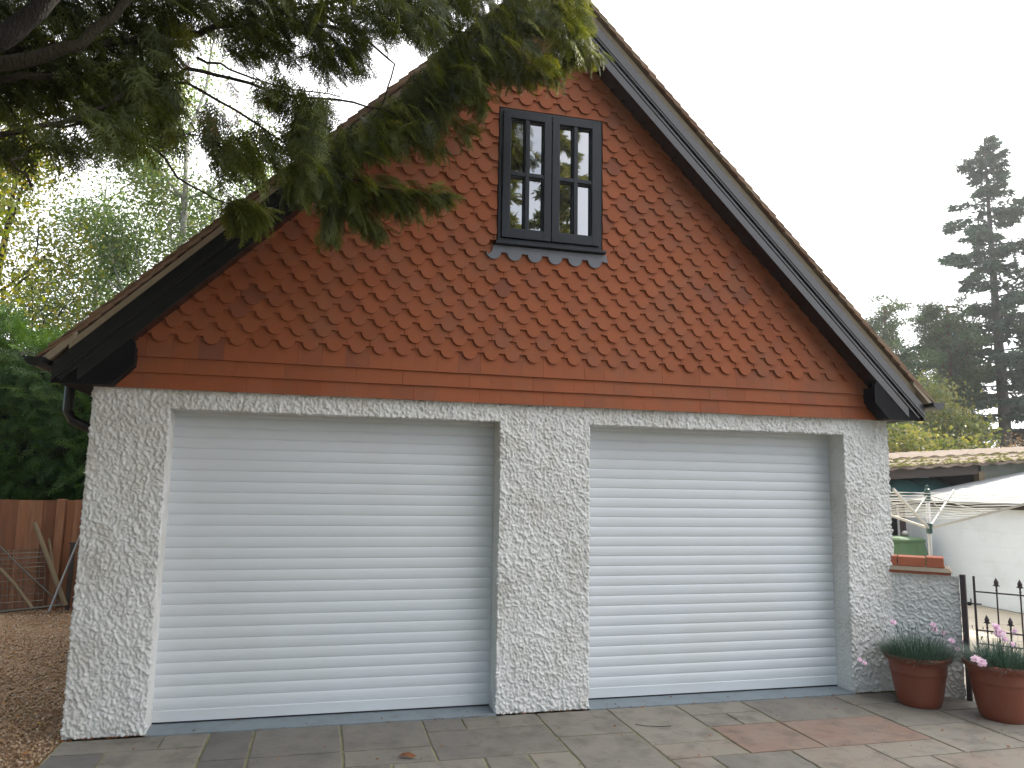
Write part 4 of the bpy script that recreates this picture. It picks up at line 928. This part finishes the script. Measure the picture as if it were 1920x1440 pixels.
# ---- leafy crowns
leafp=(np.array([(-1,0,0),(0,-.55,.12),(1,0,0),(0,.55,.12)],float),np.array([(0,1,2),(0,2,3)]))
def cloud(L,C,n,rad,size,tint=.5,tsd=.2,flat=1.,droop=.0,proto=leafp):
    C=np.asarray(C,float); k=len(C); c=np.repeat(C,n,0); ct=np.repeat(rng.normal(0,.16,k),n)
    off=rng.normal(0,1,(k*n,3))*np.array((rad,rad,rad*flat)); P=c+off; P[:,2]-=droop*np.abs(rng.normal(0,1,k*n))
    t=np.clip(rng.normal(tint,tsd,k*n)+ct,0,1); d=rng.normal(0,1,(k*n,3)); nn=rng.normal(0,1,(k*n,3))
    L.put(proto,P,d,nn,size*rng.uniform(.6,1.25,k*n),t)
def grow(m,p,d,L,r,depth,ends,bend=.25,up=.15,split=(2,3),taper=.62,rr=None):
    rr=rr or random; pts=[p]; q=np.array(p,float); d=np.array(d,float); n=4
    for i in range(n):
        d=d+np.array([rr.gauss(0,bend*.5) for _ in range(3)])+np.array((0,0,up*.3)); d/=np.linalg.norm(d); q=q+d*L/n; pts.append(q.copy())
    m.tube(pts,[r+(r*taper-r)*i/n for i in range(n+1)],6 if r>.03 else 4,rr.random(),cap=False)
    if depth<=2: ends.extend(pts[2:])
    if depth==0: return
    for k in range(rr.randint(*split)):
        a=np.array([rr.gauss(0,1) for _ in range(3)]); a-=d*(a@d); a/=np.linalg.norm(a)+1e-6; dd=d*.75+a*rr.uniform(.4,.85); dd/=np.linalg.norm(dd)
        j=rr.choice((2,3,4)); grow(m,pts[j],dd,L*rr.uniform(.6,.8),r*taper*.8,depth-1,ends,bend,up,split,taper,rr)
def broadleaf(name,lab,cat,x,y,H,r,bark,leaf,seed,lsize,nleaf,rad,depth=4,lean=(0,0),tint=.5,up=.25,trunkH=.35,group=None,droop=.1,first=.28,bend=.3):
    rr=random.Random(seed); t=thing(name,lab,cat,(x,y,-.08),group); m=MB(); tr=MB(); ends=[]
    pts=[np.array((x,y,-.1))]; k=7
    for i in range(k): pts.append(pts[-1]+np.array((lean[0]/k+rr.gauss(0,.06),lean[1]/k+rr.gauss(0,.06),H*.86/k)))
    tr.tube(pts,[r*(1-.75*i/k) for i in range(k+1)],10,.5); build('trunk',tr,bark,t,smooth=True)
    for i in range(int(k*trunkH*1.0)+1,k+1):
        for b in range(3):
            a=rr.uniform(0,6.28); f=1-.55*i/k; grow(m,pts[i],np.array((math.cos(a),math.sin(a),.45)),H*first*f,r*.38*f,depth-2,ends,bend,up,(2,3),.62,rr)
    grow(m,pts[-1],np.array((0,0,1.)),H*.2,r*.25,1,ends,bend,up,(2,3),.6,rr)
    build('branches',m,bark,t)
    L=Leaves(); E_=np.array(ends); cloud(L,E_,max(3,int(nleaf/len(E_))),rad,lsize,tint,.2,.9,droop); L.make('foliage',leaf,t); return t
# birches behind the garage and hedge
broadleaf('birch_tree','tall slender pale barked birch rising behind the roof verge','tree',-4.55,14,11.6,.19,M['birchbark'],M['birchleaf'],5,.046,30000,.30,4,(-.2,0),.42,.3,.45,droop=.35,first=.2)
broadleaf('birch_tree','blue green birch crown low behind the left eaves','tree',-6.9,15.5,8.9,.12,M['birchbark'],M['birchleaf'],12,.048,27000,.30,4,(.2,0),.3,.3,.25,droop=.3,first=.2)
broadleaf('birch_tree','small bushy tree between the birches behind the hedge','tree',-2.9,13,9.2,.12,M['birchbark'],M['birchleaf'],17,.045,24000,.30,4,(-.1,0),.4,.3,.25,droop=.3,first=.19)
broadleaf('maple_tree','yellowing broadleaf tree against the sky at the far left','tree',-9.6,9.6,9.6,.15,M['bark'],M['mapleleaf'],23,.052,28000,.28,4,(1.0,0),.36,.25,.28,droop=.2,first=.28)
broadleaf('maple_tree','thin yellow green tree behind the first at the far left','tree',-8.0,12.5,11.4,.13,M['bark'],M['mapleleaf'],29,.048,21000,.28,4,(.3,0),.3,.25,.25,droop=.25,first=.2)
# hedge: sprays over an added solid dark core that blocks light
hg=thing('conifer_hedge','tall dense green conifer hedge behind the brown fence','hedge',(-6.2,7.1,0))
def hz(x): return 3.72+.22*math.sin(x*1.7)+.12*math.sin(x*4.3+1)
m=MB(); nx=60
for i in range(nx):
    x0=-13+i*(11.5/nx); x1=x0+11.5/nx; m.box(x0,x1-.002,6.35,8.0,0,hz(x0)-.32,.5)
build('blocking_core',m,M['hedgecore'],hg)
L=Leaves(); n=9000; x=rng.uniform(-12,-1.8,n); k=rng.random(n)<.78
top=np.array([hz(a) for a in x]); z=np.where(k,rng.uniform(.3,1,n)*top,top-.1*rng.random(n)); y=np.where(k,6.02+.22*rng.random(n)+.18*np.sin(x*3+z*2.1),rng.uniform(6.1,8,n))
y=y+.35*np.clip((z-top+.5)/.5,0,1)*k
P=np.stack([x,y,z],1); d=np.stack([rng.normal(.1,.5,n),np.where(k,-.55,rng.normal(0,.5,n)),np.where(k,rng.normal(.25,.5,n),.9)],1); nn=np.stack([rng.normal(0,.5,n),np.where(k,-1.,-.2),np.full(n,.7)],1)+rng.normal(0,.2,(n,3))
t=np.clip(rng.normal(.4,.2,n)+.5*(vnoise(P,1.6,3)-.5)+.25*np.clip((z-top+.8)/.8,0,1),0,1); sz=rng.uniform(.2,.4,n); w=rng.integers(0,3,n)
for i in range(3): kk=w==i; L.put(PROT_S[i],P[kk],d[kk],nn[kk],sz[kk],t[kk])
L.make('foliage',M['hedge'],hg)
# ---- conifers
needle=(np.array([(0,-.16,0),(0,.16,0),(1,0,-.05),(.1,0,-.2),(.1,0,.16),(.9,.12,0)],float),np.array([(0,1,2),(3,4,5)]))
def fir(name,lab,x,y,H,r,seed,zb=.25,wid=.17,nwh=46,leafm=None,bark=None,dens=1.,droop=.35,irr=.35,group=None,size=.16,tint=.4,cat='tree',gap=0):
    rr=random.Random(seed); t=thing(name,lab,cat,(x,y,-.08),group); leafm=leafm or M['firleaf']; bark=bark or M['firbark']
    tr=MB(); tr.tube([(x,y,-.1),(x+.02*H*.1,y,H*.3),(x-.01*H*.1,y,H*.6),(x,y,H)],[r,r*.85,r*.55,.03],10); build('trunk',tr,bark,t,smooth=True)
    m=MB(); Cn=[];Dn=[];
    for i in range(nwh):
        u=(i+rr.random()*.6)/nwh; z=H*(zb+(1-zb)*u**.95); Lm=H*wid*((1-u)**.72+.05)*(.75+.25*min(1,u*6))
        for b in range(rr.randint(3,5)):
            if rr.random()<gap: continue
            a=rr.uniform(0,6.283); L_=Lm*rr.uniform(1-irr*1.4,1.+irr*.5); d=np.array((math.cos(a),math.sin(a),.30*u-.05)); p=np.array((x,y,z)); pts=[p]
            for k in range(5): pts.append(pts[-1]+d*L_/5); d=d+np.array((rr.gauss(0,.08),rr.gauss(0,.08),-droop*.22+.10*(k>2))); d/=np.linalg.norm(d)
            m.tube(pts,[max(.008,r*.16*(1-u*.6)*(1-k/5.5)) for k in range(6)],4,.3,cap=False)
            nq=int(L_*38*dens)+4
            for q_ in range(nq):
                s=rr.random()**.62; j=min(4,int(s*5)); f=s*5-j; c=pts[j]+(pts[j+1]-pts[j])*f; sd=np.cross(pts[j+1]-pts[j],(0,0,1)); sd/=np.linalg.norm(sd)+1e-6
                off=rr.uniform(-1,1)*L_*.26*(1.05-s*.75); c=c+sd*off+np.array((0,0,-abs(rr.gauss(0,.07))-abs(off)*.25)); Cn.append(c); Dn.append((pts[j+1]-pts[j])/np.linalg.norm(pts[j+1]-pts[j])*.6+sd*np.sign(off)*.6+np.array((rr.gauss(0,.25),rr.gauss(0,.25),-.25+rr.gauss(0,.2))))
    build('branches',m,bark,t); C_=np.array(Cn); D_=np.array(Dn); n=len(C_); L=Leaves()
    for rep in range(3):
        L.put(needle,C_+rng.normal(0,.05,(n,3)),D_+rng.normal(0,.3,(n,3)),rng.normal(0,1,(n,3))+np.array((0,0,1)),size*rng.uniform(.7,1.6,n),np.clip(rng.normal(tint,.22,n),0,1))
    L.make('foliage',leafm,t); return t
fir('fir_tree','tallest grey trunked fir with sparse drooping boughs at the right edge',27.1,20.2,17.4,.27,3,.28,.205,34,dens=.75,irr=.55,gap=.15,size=.22,droop=.2)
def pine(name,lab,x,y,H,r,seed,zc=.6,tint=.45,wid=.18,group=None,nl=7000):
    rr=random.Random(seed); t=thing(name,lab,'tree',(x,y,-.08),group); tr=MB(); pts=[np.array((x,y,-.1))]
    for i in range(6): pts.append(pts[-1]+np.array((rr.gauss(.02,.09),rr.gauss(0,.09),H/6)))
    tr.tube(pts,[r*(1-.11*i) for i in range(7)],9,.5); build('trunk',tr,M['pinebark'],t,smooth=True)
    m=MB(); ends=[]
    for i in range(22):
        u=zc+(1-zc)*i/21; j=min(5,int(u*6)); p=pts[j]+(pts[j+1]-pts[j])*(u*6-j); a=rr.uniform(0,6.28)
        L_=H*wid*1.2*(1-.5*((u-zc)/(1-zc))**2)*rr.uniform(.6,1.2); grow(m,p,np.array((math.cos(a),math.sin(a),.15)),L_*.6,r*.25,1,ends,.35,.25,(2,3),.6,rr)
    build('branches',m,M['pinebark'],t); E_=np.array(ends); sel=E_[rng.random(len(E_))<.8]; L=Leaves()
    cloud(L,sel,max(4,int(nl*.8)//len(sel)),.22,.15,tint,.2,.4,0,needle); L.make('foliage',M['pineleaf'],t); return t
pg='red barked pines standing behind the shed'
pine('pine_tree','taller red trunked pine with a rounded crown left of the tall fir',24.0,20.0,9.5,.15,4,.5,.45,.17,pg,11000)
pine('pine_tree','second red trunked pine close beside the taller pine',24.7,20.8,9.2,.13,6,.55,.4,.15,pg,8000)
pine('pine_tree','spreading pine crown just above the right roof slope',21.2,20.0,9.0,.14,8,.55,.5,.19,pg,10000)
pine('pine_tree','slim dark pine behind the right eaves of the garage',22.4,21.0,8.0,.12,9,.45,.3,.14,pg,7000)
pine('pine_tree','pine filling the gap left of the fir trunk',25.9,22.0,8.6,.14,12,.4,.35,.18,pg,11000)
fir('fir_tree','dense dark fir right of the tall fir trunk',29.5,20.5,9.5,.2,14,.05,.24,34,dens=1.5,irr=.2,tint=.25,size=.24)
fir('fir_tree','low dark fir behind the bushes left of the grey trunk',26.3,23.5,6.8,.16,15,.03,.30,26,dens=1.6,irr=.2,tint=.2,size=.24)
fir('fir_tree','dark fir at the right edge behind the rusty shrubs',28.6,24,8.5,.16,19,.03,.26,28,dens=1.5,irr=.2,tint=.22,size=.24)
def shrub(name,lab,x,y,w,d_,h,seed,leaf,ls=.05,n=7000,tint=.5,rad=.18):
    rr=random.Random(seed); t=thing(name,lab,'shrub',(x,y,0)); m=MB(); C_=[]
    for i in range(46):
        a=rr.uniform(0,6.28); q_=math.sqrt(rr.random()); ex=np.array((x+w*q_*math.cos(a),y+d_*q_*math.sin(a),h*(.35+.65*math.sqrt(max(0,1-q_*q_)))*rr.uniform(.62,1.05)))
        b=np.array((x+(ex[0]-x)*.25,y+(ex[1]-y)*.25,0)); mid=(b+ex)/2+np.array((rr.gauss(0,.06),rr.gauss(0,.06),.1)); m.tube([b,mid,ex],[.022,.014,.005],4,.5,cap=False)
        C_+= [ex,mid*.35+ex*.65,mid]
    build('stems',m,M['bark'],t); L=Leaves(); cloud(L,C_,n//len(C_),rad,ls,tint,.2,.9); L.make('foliage',leaf,t)
shrub('shrub','yellow green bush in bright light behind the mossy roof',14.4,11.4,1.5,1.0,3.3,2,M['shrubleaf'],.07,15000,.75,.2)
shrub('shrub','tall willowy green bush left of the pine trunks',19.0,15.6,2.2,1.4,5.2,5,M['shrubleaf'],.07,24000,.52,.3)
shrub('shrub','green bush right of the brightest bush over the shed roof',16.2,11.6,1.4,.9,3.1,7,M['shrubleaf'],.07,13000,.5,.2)
shrub('shrub','rusty brown shrub just beside the garage pillar',12.3,10.8,1.0,.8,2.9,9,M['brownleaf'],.045,6000,.45,.2)
shrub('shrub','dark green shrub under the right eaves',14.2,13.4,.9,.8,4.1,10,M['hedge'],.06,5000,.3,.22)
shrub('shrub','rusty brown shrub before the grey fir trunk',19.0,12.6,1.0,.8,3.2,12,M['brownleaf'],.05,6000,.5,.2)
shrub('shrub','olive green bush behind the eaves gutter',16.6,14.6,1.5,1.1,4.3,13,M['shrubleaf'],.055,9000,.25,.26)
# added shading conifer, then the trees behind the photographer that the upper window reflects
fir('fir_tree','unseen tall high crowned conifer added to shade the paving, outside the right edge',17.0,6.0,25,.35,51,.42,.078,70,dens=2.6,size=.5,irr=.15)  # unseen; high crown shaped to shade pots and paving, not patio
fir('fir_tree','tall dark conifer behind the camera, mirrored in the left window panes',3.7,-15.5,13.4,.26,31,.08,.085,44,dens=.8,irr=.3,tint=.7,leafm=M["shrubleaf"],size=.22)
fir('fir_tree','leaning conifer behind the camera, mirrored in the middle window panes',5.9,-16.2,16.5,.28,35,.08,.085,42,dens=.7,irr=.4,tint=.7,leafm=M["shrubleaf"],size=.22)
fir('fir_tree','shorter conifer behind the camera, mirrored low in the right window panes',7.6,-19,10.0,.25,39,.05,.22,36,dens=.9,irr=.3,tint=.3,leafm=M["shrubleaf"],size=.24)
fir('fir_tree','far conifer behind the camera, mirrored at the left of the window',-1.5,-21,11.5,.25,41,.05,.22,36,dens=.9,irr=.3,tint=.3,leafm=M["shrubleaf"],size=.24)
hm=bpy.data.materials.new('pale_haze'); hm.use_nodes=True; hn=hm.node_tree; hn.nodes.clear(); ho=hn.nodes.new('ShaderNodeOutputMaterial'); hv=hn.nodes.new('ShaderNodeVolumePrincipled')
hv.inputs['Color'].default_value=(.95,.97,1,1); hv.inputs['Density'].default_value=.0011; hv.inputs['Anisotropy'].default_value=.6; hn.links.new(hv.outputs[0],ho.inputs['Volume'])
mb=MB(); mb.box(-16,46,-30,44,-1.08,21); tag(build('haze',mb,hm),kind='stuff')
# ================================================================== SKY, SUN, CAMERA
import os
SUN_EL,SUN_AZ=math.radians(38),math.radians(60)     # azimuth from +Y towards +X
w=bpy.data.worlds.new('World'); SC.world=w; w.use_nodes=True; nt=w.node_tree; N=nt.nodes; LK=nt.links; N.clear()
sky=N.new('ShaderNodeTexSky'); sky.sky_type='NISHITA'; sky.sun_disc=False; sky.sun_elevation=SUN_EL; sky.sun_rotation=SUN_AZ
sky.air_density=1.0; sky.dust_density=.7; sky.ozone_density=2.5
bg=N.new('ShaderNodeBackground'); bg.inputs['Strength'].default_value=.13; out=N.new('ShaderNodeOutputWorld')
# thin high cloud: denser towards the sun, broken wisps elsewhere
tc=N.new('ShaderNodeTexCoord'); nz=N.new('ShaderNodeTexNoise'); nz.inputs['Scale'].default_value=2.4; nz.inputs['Detail'].default_value=6; nz.inputs['Roughness'].default_value=.55
mp=N.new('ShaderNodeMapping'); mp.inputs['Scale'].default_value=(1,1,2.6); LK.new(tc.outputs['Generated'],mp.inputs['Vector']); LK.new(mp.outputs[0],nz.inputs['Vector'])
dt=N.new('ShaderNodeVectorMath'); dt.operation='DOT_PRODUCT'; LK.new(tc.outputs['Generated'],dt.inputs[0]); dt.inputs[1].default_value=(math.sin(SUN_AZ)*math.cos(SUN_EL),math.cos(SUN_AZ)*math.cos(SUN_EL),math.sin(SUN_EL))
mr=N.new('ShaderNodeMapRange'); mr.inputs['From Min'].default_value=-.35; mr.inputs['From Max'].default_value=.45; mr.inputs['To Min'].default_value=-.45; mr.inputs['To Max'].default_value=1.1; LK.new(dt.outputs['Value'],mr.inputs['Value'])
m2=N.new('ShaderNodeMapRange'); m2.inputs['From Min'].default_value=.35; m2.inputs['From Max'].default_value=.7; LK.new(nz.outputs['Fac'],m2.inputs['Value'])
ad=N.new('ShaderNodeMath'); ad.operation='MULTIPLY_ADD'; ad.inputs[1].default_value=.35; ad.use_clamp=True; LK.new(m2.outputs[0],ad.inputs[0]); LK.new(mr.outputs[0],ad.inputs[2])
mx=N.new('ShaderNodeMix'); mx.data_type='RGBA'; LK.new(ad.outputs[0],mx.inputs['Factor']); LK.new(sky.outputs[0],mx.inputs['A']); mx.inputs['B'].default_value=(12,12,12.3,1)
LK.new(mx.outputs['Result'],bg.inputs['Color']); LK.new(bg.outputs[0],out.inputs[0])
sl=bpy.data.lights.new('sun','SUN'); sl.energy=4.2; sl.angle=math.radians(.5); sl.color=(1,.93,.80)
so=bpy.data.objects.new('sun',sl); COL.objects.link(so)
sd=Vector((math.sin(SUN_AZ)*math.cos(SUN_EL),math.cos(SUN_AZ)*math.cos(SUN_EL),math.sin(SUN_EL))); so.rotation_euler=sd.to_track_quat('Z','Y').to_euler(); so.location=(0,0,30)
cd=bpy.data.cameras.new('camera'); co=bpy.data.objects.new('camera',cd); COL.objects.link(co); SC.camera=co
cd.sensor_width=36; cd.lens=36*FP/1920; cd.clip_end=2000; cd.clip_start=.05
co.matrix_world=Matrix(((RGT[0],UPV[0],-FWD[0],CAM[0]),(RGT[1],UPV[1],-FWD[1],CAM[1]),(RGT[2],UPV[2],-FWD[2],CAM[2]),(0,0,0,1)))
SC.render.engine='CYCLES'; SC.render.resolution_x=1024; SC.render.resolution_y=768
SC.view_settings.view_transform='Standard'; SC.view_settings.look='None'; SC.view_settings.gamma=1; SC.view_settings.exposure=.90
SC.cycles.max_bounces=8; SC.cycles.transparent_max_bounces=8
